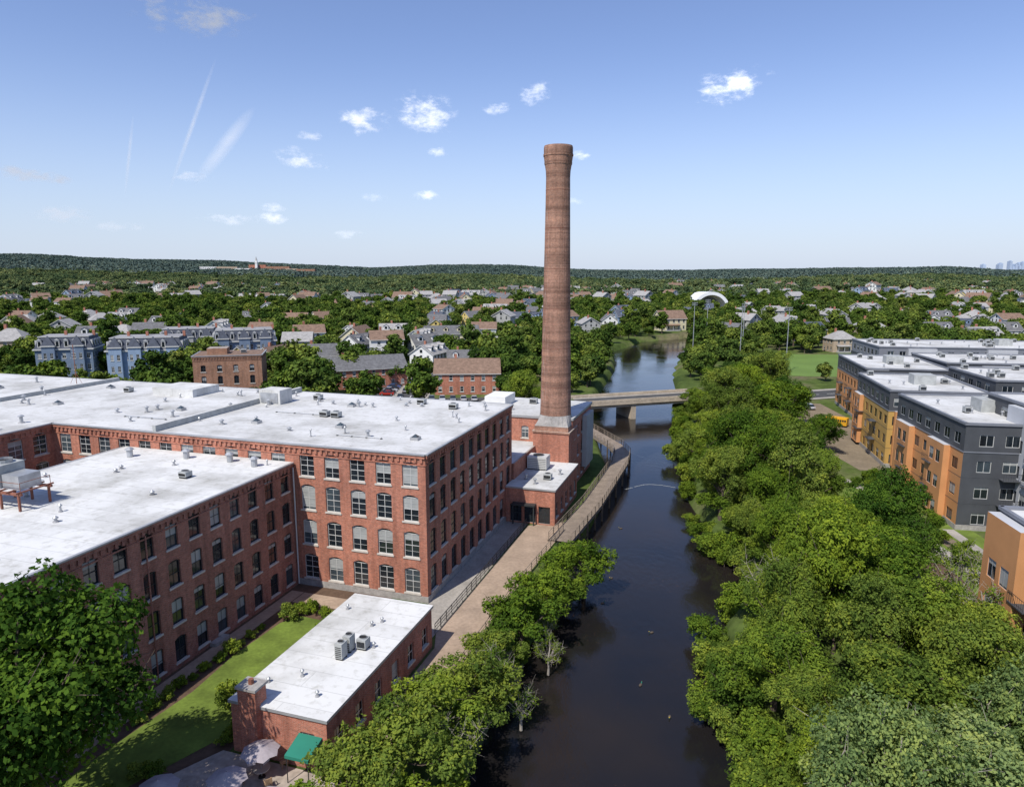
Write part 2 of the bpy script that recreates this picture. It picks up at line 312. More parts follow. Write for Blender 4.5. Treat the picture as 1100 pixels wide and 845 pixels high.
facade(mb,(-14,31.05),(-14,46),0,8,[],[],1,'brick_red'); mb.poly([(-14,31.4,8),(0,31.4,8),(0,46,8),(-14,46,8)],'roof_white'); mb.box(.003,.3,31.2,45.7,0,8.1,'brick_red')
mb.obj('riverside_annex',mill)

# chimney
mb=MB(); cx,cy=3.0,46.2
S=2.75
def ring(a,b,m):
    for i in range(len(a)): j=(i+1)%len(a); mb.poly([a[i],a[j],b[j],b[i]],m)
mb.box(cx-S-.35,cx+S+.35,cy-S-.35,cy+S+.35,0,10.4,'brick_red')
mb.box(cx-S-.5,cx+S+.5,cy-S-.5,cy+S+.5,10.4,10.7,'brick_chimney')
nb=32
def rnd(z,r): return [(cx+r*math.cos(2*math.pi*i/nb),cy+r*math.sin(2*math.pi*i/nb),z) for i in range(nb)]
def sqr(z,r):
    o=[]
    for i in range(nb):
        t=2*math.pi*i/nb; c,s_=math.cos(t),math.sin(t); k=r/max(abs(c),abs(s_)); o.append((cx+c*k,cy+s_*k,z))
    return o
ring(sqr(10.7,S+.2),sqr(11.5,S+.15),'brick_chimney'); ring(sqr(11.5,S+.15),rnd(13.2,2.68),'granite')
prof=[(13.2,2.62),(13.6,2.62),(22,2.45),(31,2.28),(40,2.12),(48,2.0),(52.0,1.95),(53.0,2.0),(54.2,2.2),(55.2,2.34),(56.6,2.34),(56.9,2.26)]
for (z0,r0),(z1,r1) in zip(prof[:-1],prof[1:]): ring(rnd(z0,r0),rnd(z1,r1),'brick_chimney')
ring(rnd(56.9,2.26),rnd(56.9,1.7),'granite'); ring(rnd(56.9,1.7),rnd(50,1.6),'dark_void')
for z in (54.0,55.3): ring(rnd(z,2.22 if z<55 else 2.42),rnd(z+.3,2.26 if z<55 else 2.42),'brick_chimney')
for z in (18,24.5,31,37.5,44,50):
    r=np.interp(z,[p[0] for p in prof],[p[1] for p in prof]); ring(rnd(z,r+.02),rnd(z+.08,r+.02),'rust_steel')
ch=mb.obj('brick_chimney_stack',None,(AX,AY,0),TH)

mb=MB()
facade(mb,(-4.2,-27.3),(4.3,-27.3),0,4.2,[1.6,6.8],[(1,2)],1.2,'brick_patio','frame_white')
facade(mb,(4.3,-27.3),(4.3,-8.5),0,4.2,evenly(18.8,3.1),[(1,1.9)],1.3,'brick_patio','frame_white')
facade(mb,(4.3,-8.5),(-4.2,-8.5),0,4.2,[],[],1,'brick_patio'); facade(mb,(-4.2,-8.5),(-4.2,-27.3),0,4.2,evenly(18.8,3.1),[(1,1.9)],1.3,'brick_patio','frame_white')
mb.box(-4.35,4.45,-27.45,-8.35,4.2,4.45,'metal_edge','roof_white2')
mb.box(-3.0,-1.4,-27.9,-27.31,0,4.6,'brick_patio'); mb.box(-3.0,-1.4,-27.9,-26.6,4.6,5.9,'brick_patio'); mb.box(-3.12,-1.28,-28.02,-26.48,5.9,6.1,'granite'); mb.cyl(-2.2,-27.25,6.1,6.5,.22,.2,'rust_steel',8)
mb.poly([(1.9,-27.32,2.9),(3.9,-27.32,2.9),(3.9,-29.2,2.35),(1.9,-29.2,2.35)],'green_cloth'); mb.poly([(1.9,-29.2,2.35),(3.9,-29.2,2.35),(3.9,-29.2,2.1),(1.9,-29.2,2.1)],'green_cloth')
mb.poly([(1.9,-27.32,2.9),(1.9,-29.2,2.35),(1.9,-29.2,2.1),(1.9,-27.32,2.1)],'green_cloth'); mb.poly([(3.9,-27.32,2.9),(3.9,-29.2,2.35),(3.9,-29.2,2.1),(3.9,-27.32,2.1)],'green_cloth')
for x in (2,3.8): mb.rod((x,-29.1,0),(x,-29.1,2.15),.04,'black_metal')
acunit(mb,.9,-19.6,4.45,.7,.9,1.5); acunit(mb,.9,-18.3,4.45,.7,.9,1.5); acunit(mb,1.9,-17.6,4.45,.9,.9,1.0)
for i in range(7): vent(mb,rr.uniform(-3.5,3.8),rr.uniform(-25,-10),4.45,rr.uniform(.2,.5),.09)
mb.obj('brick_pavilion',None,(AX,AY,0),TH)

# ---------------------------------------------------------------- terrain / river
LB=[(-60,-40),(20,-11),(40,-6.5),(48,-3.5),(56,-1.5),(62,1.2),(69,2.0),(76,6.2),(80,5.2),(86,8.2),(93,8.5),(100,11.5),(110,14.5),(132,19.5),(160,20.5),(190,22),(230,30),(280,42),(350,52),(400,75),(425,110)]
RB=[(-60,8),(20,15),(40,18.5),(48,19),(56,18.5),(64,21),(72,23),(80,28),(88,30.5),(97,28),(106,30),(118,30.5),(130,35),(142,35.5),(163,41),(200,49),(260,60),(330,80),(380,100),(425,112)]
ly=[a for a,b in LB]; lx=[b for a,b in LB]; ry=[a for a,b in RB]; rx=[b for a,b in RB]
def rdist(x,y):
    l=np.interp(y,ly,lx); r=np.interp(y,ry,rx); return np.maximum(l-x,x-r)
def hgt(x,y):
    x=np.asarray(x,float); y=np.asarray(y,float)
    d=rdist(x,y); t=np.clip((d+1.2)/3.2,0,1); t=t*t*(3-2*t); t=np.where(y>424,1,t)
    z=-5+5*t
    r=np.hypot(x,y); az=np.arctan2(x,np.maximum(y,1e-3)); az=np.where(y<0,0,az)
    ang=np.interp(az,[-.75,-.6,-.5,-.38,-.28,-.2,-.1,0,.1,.2,.4,.55,.6,.8],[.0225,.021,.0165,.0135,.0095,.0055,.010,.0075,.002,.001,.0045,.006,.001,.0])
    ridge=37+4600*ang-14
    n=np.sin(x*.0021+1)*np.sin(y*.0017+x*.0006)+.5*np.sin(x*.006+2)*np.sin(y*.0045)
    s=np.clip((r-1000)/3600,0,1)
    rise=(s**1.25)*ridge
    k=np.clip((r-700)/900,0,1)
    z=z+rise+k*n*11*(1-s*.5)
    return z
xs=np.concatenate([-np.geomspace(200,14000,34)[::-1],np.arange(-190,-20,6),np.arange(-20,60,1.0),np.arange(60,196,5),np.geomspace(200,14000,34)])
ys=np.concatenate([[-3000,-1500,-700,-300,-120],np.arange(-60,20,8),np.arange(20,220,2),np.arange(220,440,5),np.geomspace(445,14000,60)])
X,Y=np.meshgrid(xs,ys); Z=hgt(X,Y)
nx,ny=len(xs),len(ys)
vv=np.stack([X.ravel(),Y.ravel(),Z.ravel()],1)
I=np.arange(nx*ny).reshape(ny,nx)
ff=np.stack([I[:-1,:-1].ravel(),I[:-1,1:].ravel(),I[1:,1:].ravel(),I[1:,:-1].ravel()],1)
me=bpy.data.meshes.new('ground'); me.from_pydata(vv.tolist(),[],ff.tolist())
m,nt,p=newmat('ground_mat')
tc=N(nt,'ShaderNodeTexCoord').outputs['Object']
a=noise(nt,.03,5,.6,tc); b=noise(nt,.4,5,.7,tc)
c=ramp(nt,a,[(.35,(.05,.075,.022)),(.5,(.085,.12,.032)),(.62,(.14,.125,.075))]); c=mixrgb(nt,1,c,ramp(nt,b,[(.3,(.6,.6,.6)),(.7,(1.3,1.3,1.2))]),'MULTIPLY')
L(nt,c,p.inputs['Base Color']); p.inputs['Roughness'].default_value=1; p.inputs['Specular IOR Level'].default_value=.05
me.materials.append(m); me.polygons.foreach_set('use_smooth',[True]*len(ff)); link(bpy.data.objects.new('ground',me))
m,nt,p=newmat('river_water_mat')
tc=N(nt,'ShaderNodeTexCoord').outputs['Object']
a=noise(nt,.05,3,.6,tc); c=ramp(nt,a,[(.3,(.008,.009,.012)),(.7,(.022,.016,.011))])
fl=noise(nt,3.0,4,.75,tc); reg=noise(nt,.12,3,.6,tc)
c=mixrgb(nt,mth(nt,'MULTIPLY',ramp(nt,fl,[(.62,(0,0,0)),(.68,(1,1,1))]),ramp(nt,reg,[(.5,(0,0,0)),(.65,(.8,.8,.8))])),c,(.12,.06,.03))
L(nt,c,p.inputs['Base Color']); p.inputs['Roughness'].default_value=.05; p.inputs['IOR'].default_value=1.34; p.inputs['Specular IOR Level'].default_value=.6
bn=noise(nt,1.3,5,.65,tc,(1,.55,1)); pz=noise(nt,.06,3,.6,tc)
bm=N(nt,'ShaderNodeBump'); bm.inputs['Distance'].default_value=.2; L(nt,ramp(nt,pz,[(.38,(.05,.05,.05)),(.62,(.28,.28,.28))]),bm.inputs['Strength']); L(nt,bn,bm.inputs['Height']); L(nt,bm.outputs[0],p.inputs['Normal'])
mb=MB(); mb.poly([(-70,-60,-2.5),(160,-60,-2.5),(160,440,-2.5),(-70,440,-2.5)],'river_water_mat'); mb.obj('river_water')
simple('foam',(.5,.52,.52),.7,.2,2)
mb=MB()
for i in range(26):
    t=i/25; x=21+t*10; y=124+3*math.sin(t*3)+rr.uniform(-.1,.1)
    if rr.random()<.75: mb.poly([(x-.22,y-.07,-2.48),(x+.22,y-.06,-2.48),(x+.24,y+.08,-2.48),(x-.2,y+.05,-2.48)],'foam')
mb.obj('weir_foam')

def sheet(name,pts,m,z=.02,world=False):
    mb=MB(); q=[(p if world else W(*p)) for p in pts]; mb.poly([(a,b,z) for a,b in q],m); return mb.obj(name)
sheet('mill_yard_pavement',[(-130,31.2),(-14.2,31.2),(-14.2,90),(-130,90)],'asphalt',.015)
sheet('courtyard_ground',[(-16.95,-60),(-4.5,-60),(-4.5,-.1),(-16.95,-.1)],'mulch',.02)
sheet('lawn_strip',[(-14.2,-45),(-8.6,-43),(-8.0,-38),(-9.3,-34),(-7.6,-30),(-6.2,-26.5),(-6.0,-20),(-7.0,-15),(-6.6,-9.5),(-9,-7.2),(-12,-7.0),(-13.2,-9),(-13.6,-16),(-13,-22),(-13.7,-30)],'lawn',.045)
sheet('courtyard_path',[(-16.6,-60),(-15.0,-60),(-15.0,-2.0),(-16.6,-2.0)],'path_paving',.07)
sheet('courtyard_path',[(-14.9,-4.5),(-.5,-4.5),(-.5,-2.0),(-14.9,-2.0)],'path_paving',.06)
sheet('patio_paving',[(-7.5,-45),(5.5,-45),(5.5,-27.6),(-5,-27.6),(-6.8,-31),(-7.4,-36)],'patio_stone',.055)
sheet('riverside_path',[(4.6,-45),(7.6,-45),(8.2,-12),(8.4,8),(9.6,30),(7.8,30),(3.8,27),(3.6,-6),(4.6,-8.6)],'path_paving',.03)
sheet('mill_side_ground',[(.1,-8),(3.55,-8),(3.55,27.9),(.1,27.9)],'concrete',.02)
bw=[(6.6,92),(9.8,100),(13.0,108),(17,120),(21.3,133),(22.8,140),(22.2,147),(19.2,158),(16.5,168)]
def offset(pl,w):
    l=[];r=[]
    for i,p_ in enumerate(pl):
        a=Vector(pl[max(0,i-1)]);b=Vector(pl[min(len(pl)-1,i+1)]); d=(b-a).normalized(); n=Vector((-d.y,d.x)); P_=Vector(p_)
        l.append(P_+n*w/2); r.append(P_-n*w/2)
    return l,r
l,r=offset(bw,3.2)
mb=MB()
def railing(mb,pl,z=0,h=1.1,m='boardwalk_wood',step=1.8,pr=.06):
    for a,b in zip(pl[:-1],pl[1:]):
        a=Vector(a[:2]);b=Vector(b[:2]); n=max(1,int((b-a).length/step))
        for k in range(n+1):
            p_=a.lerp(b,k/n); mb.box(p_.x-pr,p_.x+pr,p_.y-pr,p_.y+pr,z,z+h,m)
        for zz in (z+h,z+h*.66,z+h*.33): mb.rod((a.x,a.y,zz),(b.x,b.y,zz),.045 if zz==z+h else .03,m,4)
for i in range(len(bw)-1):
    n=max(1,int((Vector(bw[i+1])-Vector(bw[i])).length/.5))
    for k in range(n):
        t0,t1=k/n,(k+.93)/n; a=l[i].lerp(l[i+1],t0);b=r[i].lerp(r[i+1],t0);c=r[i].lerp(r[i+1],t1);d=l[i].lerp(l[i+1],t1)
        mb.poly([(*a,.25),(*b,.25),(*c,.25),(*d,.25)],'boardwalk_wood')
    for s_ in (l,r):
        mb.poly([(*s_[i],.24),(*s_[i+1],.24),(*s_[i+1],-.3),(*s_[i],-.3)],'boardwalk_wood')
    m_=(r[i]+r[i+1])/2
    for s_ in (r[i],m_,l[i]): mb.cyl(s_.x,s_.y,-5,.2,.16,.16,'bark',7)
railing(mb,r,.25); railing(mb,l,.25)
mb.obj('boardwalk')
mb=MB(); railing(mb,[W(3.5,-6),W(3.6,27)],0.02,1.1,'black_metal',1.5,.03); railing(mb,[W(8.3,-12),W(8.5,8),W(9.4,26)],0.02,1.1,'boardwalk_wood',2,.05)
for k in range(90):
    x,y=W(3.55,-5.8+k*.36); mb.rod((x,y,.05),(x,y,1.08),.015,'black_metal',3)
mb.obj('path_railing')
mb=MB()
for (p_,q_) in (((8.6,-12),(8.7,8)),((8.7,8),(10.0,28))):
    A=W(*p_);B=W(*q_); mb.poly([(A[0],A[1],.1),(B[0],B[1],.1),(B[0],B[1],-4.5),(A[0],A[1],-4.5)],'granite')
mb.obj('stone_retaining_wall')

def road(name,pts,w,z=.02,m='asphalt',mark=True,walk=True):
    l,r=offset(pts,w); mb=MB()
    for i in range(len(pts)-1): mb.poly([(*l[i],z),(*r[i],z),(*r[i+1],z),(*l[i+1],z)],m)
    if mark:
        l2,r2=offset(pts,.25)
        for i in range(len(pts)-1):
            n=max(1,int((Vector(pts[i+1])-Vector(pts[i])).length/6))
            for k in range(n):
                a=l2[i].lerp(l2[i+1],k/n);b=r2[i].lerp(r2[i+1],k/n);c=r2[i].lerp(r2[i+1],(k+.5)/n);d=l2[i].lerp(l2[i+1],(k+.5)/n)
                mb.poly([(*a,z+.006),(*b,z+.006),(*c,z+.006),(*d,z+.006)],'road_paint')
    if walk:
        l3,r3=offset(pts,w+4)
        for i in range(len(pts)-1):
            for a,b in ((l,l3),(r3,r)):
                mb.poly([(*a[i],z+.12),(*a[i+1],z+.12),(*b[i+1],z+.12),(*b[i],z+.12)],'concrete')
            for a in (l,r): mb.poly([(*a[i],z),(*a[i+1],z),(*a[i+1],z+.12),(*a[i],z+.12)],'kerb')
    return mb.obj(name)
BZ=2.3
bd=Vector((34,11)).normalized(); bn_=Vector((-bd.y,bd.x)); b0=Vector((13,185)); Lb=42
mb=MB()
def BT(s,o,z): p_=b0+bd*s+bn_*o; return (p_.x,p_.y,z)
mb.box(-3,Lb,-5,5,BZ-.5,BZ,'bridge_stone','asphalt',T=BT)
for o in (-5.0,4.7):
    mb.box(-3,Lb,o,o+.3,BZ+.002,BZ+.95,'bridge_stone',T=BT)
    for k in range(20): mb.box(-2.6+k*2.2,-1.2+k*2.2,o-.04,o+.34,BZ+.25,BZ+.7,'bridge_stone',T=BT)
for o in (-4.6,3.2): mb.box(-3,Lb,o,o+1.4,BZ+.002,BZ+.15,'concrete',T=BT)
for s_ in (19,): mb.box(s_,s_+1.4,-4.6,4.6,-5,BZ-.5,'bridge_stone',T=BT)
for o in (-4.4,-1.5,1.2,4.1): mb.box(-2,Lb-1,o,o+.3,BZ-1.3,BZ-.502,'bridge_stone',T=BT)
for s_ in (-3,Lb-3): mb.box(s_,s_+3,-5.2,5.2,-5,BZ-.51,'bridge_stone',T=BT)
mb.obj('road_bridge')
e1=b0+bd*(-3); e2=b0+bd*Lb
def ramp_road(name,a,b):
    a=Vector(a);b=Vector(b); d=(b-a).normalized(); n=Vector((-d.y,d.x))*5; mb=MB()
    mb.poly([(*(a-n),BZ-.01),(*(a+n),BZ-.01),(*(b+n),.03),(*(b-n),.03)],'asphalt')
    for s_ in (-1,1): mb.poly([(*(a+n*s_),BZ-.01),(*(b+n*s_),.03),(*(b+n*s_),-.5),(*(a+n*s_),-.5)],'concrete')
    mb.obj(name)
ramp_road('bridge_approach_road',e1,e1-bd*28); ramp_road('bridge_approach_road',e2,e2+bd*28)
road('city_road',[tuple(e1-bd*28),tuple(e1-bd*130)],10); road('city_road',[tuple(e2+bd*28),tuple(e2+bd*170)],10)
road('side_street',[(-30,170),(-31,230),(-26,330),(-24,520)],7,.03); road('side_street',[(-230,262),(-60,244),(-33,240)],7,.025); road('side_street',[(-150,330),(-26,322)],7,.024)
sheet('parking_lot_pavement',[(-44,208),(-35.5,207),(-35,230),(-43.5,230)],'asphalt',.035,world=True)
sheet('parking_lot_pavement',[(-25.5,196),(-8,198),(-8,206),(-25.5,204)],'asphalt',.036,world=True)
sheet('sports_field_grass',[(94,252),(150,240),(160,315),(108,320)],'field_grass',.04,world=True)
sheet('apartment_yard_pavement',[(66,128),(71,128),(86,170),(88,196),(76,196),(66,160)],'soil',.02,world=True)
sheet('apartment_lawn',[(50,40),(64,40),(68,122),(56,122)],'lawn',.022,world=True)
mb=MB(); l,r=offset([(52.5,62),(54,70),(56.5,76),(58,84),(57.8,92),(60.5,101),(61.5,112),(60,122)],1.8)
for i in range(7): mb.poly([(*l[i],.05),(*r[i],.05),(*r[i+1],.05),(*l[i+1],.05)],'concrete')
l,r=offset([(62,70),(62.5,80),(63,90),(63.6,97)],1.6)
for i in range(3): mb.poly([(*l[i],.055),(*r[i],.055),(*r[i+1],.055),(*l[i+1],.055)],'concrete')
mb.poly([(59.4,86,.045),(61.8,86,.045),(62,94,.045),(59.6,94,.045)],'soil'); mb.poly([(53,72,.04),(55,80,.04),(55.5,90,.04),(50,92,.04),(48,74,.04)],'mulch')
mb.obj('garden_path')

# ---------------------------------------------------------------- apartments
def apartment(name,loc,rot,Wd,D,H,mats=('orange_panel','char_panel','orange_panel'),storeys=4,bays=(),roof='roof_white',pitch=3.4):
    mb=MB(); low,topm,sidem=mats; sh=H/storeys; zt=sh*(storeys-1)
    rl=[(sh*i+.9,1.7) for i in range(storeys-1)]; rt=[(zt+.8,1.7)]
    cs=[((0,0),(Wd,0),low),((Wd,0),(Wd,D),low),((Wd,D),(0,D),low),((0,D),(0,0),sidem)]
    for a,b,mm in cs:
        Ln=(Vector(b)-Vector(a)).length; cc=evenly(Ln,pitch)
        facade(mb,a,b,0,zt,cc,rl,1.9,mm,'frame_dark' if mm!='char_panel' else 'frame_white',sill=None,depth=.14,blindp=.3,rail=False)
        facade(mb,a,b,zt,H,cc,rt,1.9,topm,'frame_white',sill=None,depth=.14,blindp=.3,rail=False)
        p0=Vector(a);p1=Vector(b);d=(p1-p0)/Ln;n=Vector((d.y,-d.x)); T=lambda s,o,z:(p0.x+d.x*s+n.x*o,p0.y+d.y*s+n.y*o,z)
        mb.box(0,Ln,.003,.08,zt-.1,zt+.06,'grey_panel',T=T)
        for i in range(1,storeys-1): mb.box(0,Ln,.003,.02,sh*i+.1,sh*i+.15,'char_panel',T=T)
        mb.box(0,Ln,.003,.06,0,.8,'granite',T=T)
        mb.box(-.1,Ln+.1,-.25,.18,H,H+.35,'grey_panel',T=T)
        for k,s_ in enumerate(cc):
            if k%3==1:
                for i in range(1,storeys-1):
                    z=sh*i+.15; mb.box(s_-1.3,s_+1.3,.03,1.3,z-.12,z,'char_panel',T=T)
                    mb.rod(T(s_-1.3,1.28,z+1),T(s_+1.3,1.28,z+1),.03,'black_metal')
                    for j in range(9): mb.rod(T(s_-1.3+j*.325,1.28,z),T(s_-1.3+j*.325,1.28,z+1),.015,'black_metal',3)
    for (sd,s0,s1,dep,mm,hh) in bays:
        a,b,_=cs[sd]; p0=Vector(a);p1=Vector(b);Ln=(p1-p0).length;d=(p1-p0)/Ln;n=Vector((d.y,-d.x))
        A=p0+d*s0;B=p0+d*s1; rws=[(sh*i+.8,1.9) for i in range(int(hh/sh+.01))]
        facade(mb,A+n*dep,B+n*dep,.6,hh,evenly(s1-s0,2.2),rws,1.5,mm,'frame_white',sill=None,depth=.12,rail=False)
        facade(mb,A,A+n*dep,.6,hh,[],[],1,mm); facade(mb,B+n*dep,B,.6,hh,[],[],1,mm)
        mb.poly([(*A,hh),(*(A+n*dep),hh),(*(B+n*dep),hh),(*B,hh)],'light_panel')
    mb.poly([(0,0,H+.05),(Wd,0,H+.05),(Wd,D,H+.05),(0,D,H+.05)],roof)
    r2=random.Random(len(name)+int(Wd*7))
    for i in range(int(Wd*D/45)):
        x,y=r2.uniform(1.5,Wd-1.5),r2.uniform(1.5,D-1.5)
        if r2.random()<.5: acunit(mb,x,y,H+.05,1.1,1.0,1.0)
        else: vent(mb,x,y,H+.05,.6,.15)
    mb.box(Wd*.4,Wd*.4+4,D*.4,D*.4+3.5,H+.05,H+2.0,'hvac_grey')
    return mb.obj(name,None,(loc[0],loc[1],0),math.radians(rot))
apartment('apartment_building',(44.6,45.5),-9,34,20,14.2,('orange_panel','char_panel','char_panel'),4,[(3,.2,6,1.2,'orange_panel',14.0),(3,12,17,1.0,'orange_panel',14.0)])
apartment('apartment_building',(64.6,97),-9,16,25,15.6,('char_panel','char_panel','orange_panel'),4,[(3,2,8,.9,'orange_panel',11.7),(3,15,21,.9,'orange_panel',11.7)])
apartment('apartment_building',(72,91),-9,32,17,18.2,('grey_panel','char_panel','char_panel'),5,[(0,1,7,1.3,'light_panel',18.0),(0,11,17,1.3,'light_panel',18.0),(3,8,16,1.0,'light_panel',18.0)])
apartment('apartment_building',(71.5,130),-13,17,24,14.8,('ochre_panel','char_panel','ochre_panel'),4,[(3,1,6,.8,'orange_panel',11.1),(0,1,8,.8,'orange_panel',11.1)])
apartment('apartment_building',(92,131),-9,45,20,16.5,('char_panel','char_panel','grey_panel'),5,[(0,6,12,1,'light_panel',13.2)])
apartment('apartment_building',(86,168),-13,19,30,13.8,('orange_panel','char_panel','orange_panel'),4,[(0,1,5,.6,'char_panel',13.7)])
apartment('apartment_building',(112,212),-9,95,26,14.4,('char_panel','grey_panel','char_panel'),4,[(0,8,16,1,'light_panel',14.2),(0,30,38,1,'light_panel',14.2)])
apartment('apartment_building',(108,172),-9,60,22,14.6,('grey_panel','char_panel','grey_panel'),4,[(0,8,16,1,'light_panel',14.2)])

# ---------------------------------------------------------------- houses
def house_mesh(name,Wd,D,h,rise,wall,roofm,storeys=2,hip=False,dorm=0,porch=True,pitch=2.6,chim=True):
    mb=MB(); x0,x1,y0,y1=-Wd/2,Wd/2,-D/2,D/2; sh=h/storeys
    rows=[(sh*i+.9,min(1.5,sh-1.1)) for i in range(storeys)]
    for a,b in (((x0,y0),(x1,y0)),((x1,y0),(x1,y1)),((x1,y1),(x0,y1)),((x0,y1),(x0,y0))):
        Ln=(Vector(b)-Vector(a)).length; facade(mb,a,b,0,h,evenly(Ln,pitch),rows,1.0,wall,'frame_white',sill='frame_white',depth=.08,blindp=.5,mun=0)
    o=.45; s=rise/(D/2); ze=h-o*s
    ov=.4
    if hip:
        r0,r1=x0+D/2*.9,x1-D/2*.9
        a=[(x0-o,y0-o,ze),(x1+o,y0-o,ze),(x1+o,y1+o,ze),(x0-o,y1+o,ze)]; A=(r0,0,h+rise);B=(r1,0,h+rise)
        mb.poly([a[0],a[1],B,A],roofm); mb.poly([a[1],a[2],B],roofm); mb.poly([a[2],a[3],A,B],roofm); mb.poly([a[3],a[0],A],roofm)
        mb.box(x0-o,x1+o,y0-o,y1+o,ze-.2,ze-.01,'frame_white')
    else:
        for sg in (-1,1):
            mb.poly([(x0-ov,sg*(D/2+o),ze),(x1+ov,sg*(D/2+o),ze),(x1+ov,0,h+rise),(x0-ov,0,h+rise)],roofm)
            mb.poly([(x0-ov,sg*(D/2+o),ze-.2),(x1+ov,sg*(D/2+o),ze-.2),(x1+ov,sg*(D/2+o),ze),(x0-ov,sg*(D/2+o),ze)],'frame_white')
            for xx in (x0-ov-.01,x1+ov+.01): mb.poly([(xx,sg*(D/2+o),ze-.25),(xx,sg*(D/2+o),ze),(xx,0,h+rise+.02),(xx,0,h+rise-.25)],'frame_white')
        for xx in (x0,x1): mb.poly([(xx,y0,h),(xx,y1,h),(xx,0,h+rise-.05)],wall)
        for xx,e in ((x0,-.03),(x1,.03)): mb.poly([(xx+e,-.5,h+.3),(xx+e,.5,h+.3),(xx+e,.5,h+1.4),(xx+e,-.5,h+1.4)],'glass_dark')
    for i in range(dorm):
        xc=x0+Wd*(i+.5)/dorm; yy=y0+D*.14; zb=h+(yy-y0)*s-.1
        mb.box(xc-.9,xc+.9,yy,yy+D*.25,zb,zb+1.5,wall); mb.poly([(xc-.5,yy-.02,zb+.3),(xc+.5,yy-.02,zb+.3),(xc+.5,yy-.02,zb+1.3),(xc-.5,yy-.02,zb+1.3)],'glass_dark')
        for sg in (-1,1): mb.poly([(xc+sg*1.15,yy-.2,zb+1.4),(xc,yy-.2,zb+2.1),(xc,yy+D*.33,zb+2.1),(xc+sg*1.15,yy+D*.3,zb+1.4)],roofm)
        mb.poly([(xc-.9,yy-.01,zb+1.5),(xc+.9,yy-.01,zb+1.5),(xc,yy-.01,zb+2.08)],wall)
    if chim: mb.box(x0+Wd*.3,x0+Wd*.3+.7,.3,1.0,h,h+rise+1.1,'brick_red')
    if porch:
        mb.box(-Wd*.35,Wd*.2,y0-1.8,y0-.01,0,.5,'greywall'); mb.poly([(-Wd*.37,y0-2,2.7),(Wd*.22,y0-2,2.7),(Wd*.22,y0-.01,3.2),(-Wd*.37,y0-.01,3.2)],roofm)
        for xx in (-Wd*.34,-Wd*.08,Wd*.19): mb.box(xx-.07,xx+.07,y0-1.8,y0-1.66,.5,2.7,'frame_white')
    return mb.mesh(name)
HM=[house_mesh('clapboard_house_a',11,8.5,6,3.2,'whitewall','shingle_grey',dorm=2),house_mesh('clapboard_house_b',13,9,6,3.5,'cream','shingle_brown'),
    house_mesh('clapboard_house_c',9.5,9,8.2,2.6,'greywall','shingle_light',3),house_mesh('clapboard_house_d',12,9,5.8,3.2,'bluegrey','shingle_slate',dorm=2),
    house_mesh('clapboard_house_e',10,8.5,6,2.9,'tanwall','shingle_light',hip=True),house_mesh('clapboard_house_f',14,9,5.8,3,'whitewall','shingle_light',dorm=3),
    house_mesh('clapboard_house_g',11,8.5,6,3.1,'yellowwall','shingle_grey'),house_mesh('clapboard_house_h',10,9,8,2.4,'whitewall','shingle_brown',3)]
houses=[]
def put_house(me,x,y,rot,s=1,name='clapboard_house'):
    o=bpy.data.objects.new(name,me); o.location=(x,y,float(hgt(x,y))-.02); o.rotation_euler=(0,0,math.radians(rot)); o.scale=(s,s,s); link(o); houses.append((x,y)); return o
rb1=house_mesh('brick_row_house',27,11,6.2,3.4,'brick_red','shingle_grey',2,porch=False,pitch=3.0); put_house(rb1,-50,228,24,1.05,'brick_row_house')
rb2=house_mesh('brick_house',18,11,6.2,3.4,'brick_red','shingle_brown',2,porch=False,pitch=3.0); put_house(rb2,-14,217,3,1.1,'brick_house')
lw=house_mesh('long_clapboard_house',24,10,7,3.2,'cream','shingle_grey',2,dorm=4); put_house(lw,-30,345,14,1.1,'clapboard_house')
for (x,y,i,rt,s) in ((-84,248,1,75,1.2),(-72,258,6,20,1.2),(-88,287,2,10,1.2),(-100,262,6,80,1.1),(-66,300,0,65,1.2),(-52,288,7,15,1.3),(-38,300,0,35,1.2),(-93,320,7,20,1.3),(-72,328,1,80,1.3),(-44,332,5,80,1.2),(-32,272,5,70,1.1),
    (-58,356,5,10,1.3),(-10,305,5,100,1.1),(-18,254,0,5,1.0),(-14,352,7,0,1.2),(-114,304,4,0,1.2),(-205,262,3,10,1.2),(-215,300,4,10,1.5),(-190,320,0,10,1.4),(-178,345,6,10,1.4)):
    put_house(HM[i],x,y,rt,s)
for (x,y,i,rt,s) in ((200,392,4,0,1.3),(190,410,6,0,1.2),(215,330,0,10,1.2),(232,345,5,15,1.2),(250,325,2,80,1.2),(262,345,0,0,1.2),(280,330,5,10,1.2),(240,300,4,0,1.1),(268,300,7,0,1.1),(155,330,4,5,1.1),(295,350,1,0,1.2),
    (262,372,0,0,1.2),(285,372,2,0,1.2),(310,372,0,0,1.2),(226,372,0,0,1.2),(320,400,5,0,1.3),(290,410,7,0,1.3),(258,405,3,0,1.2)):
    put_house(HM[i],x,y,rt,s)
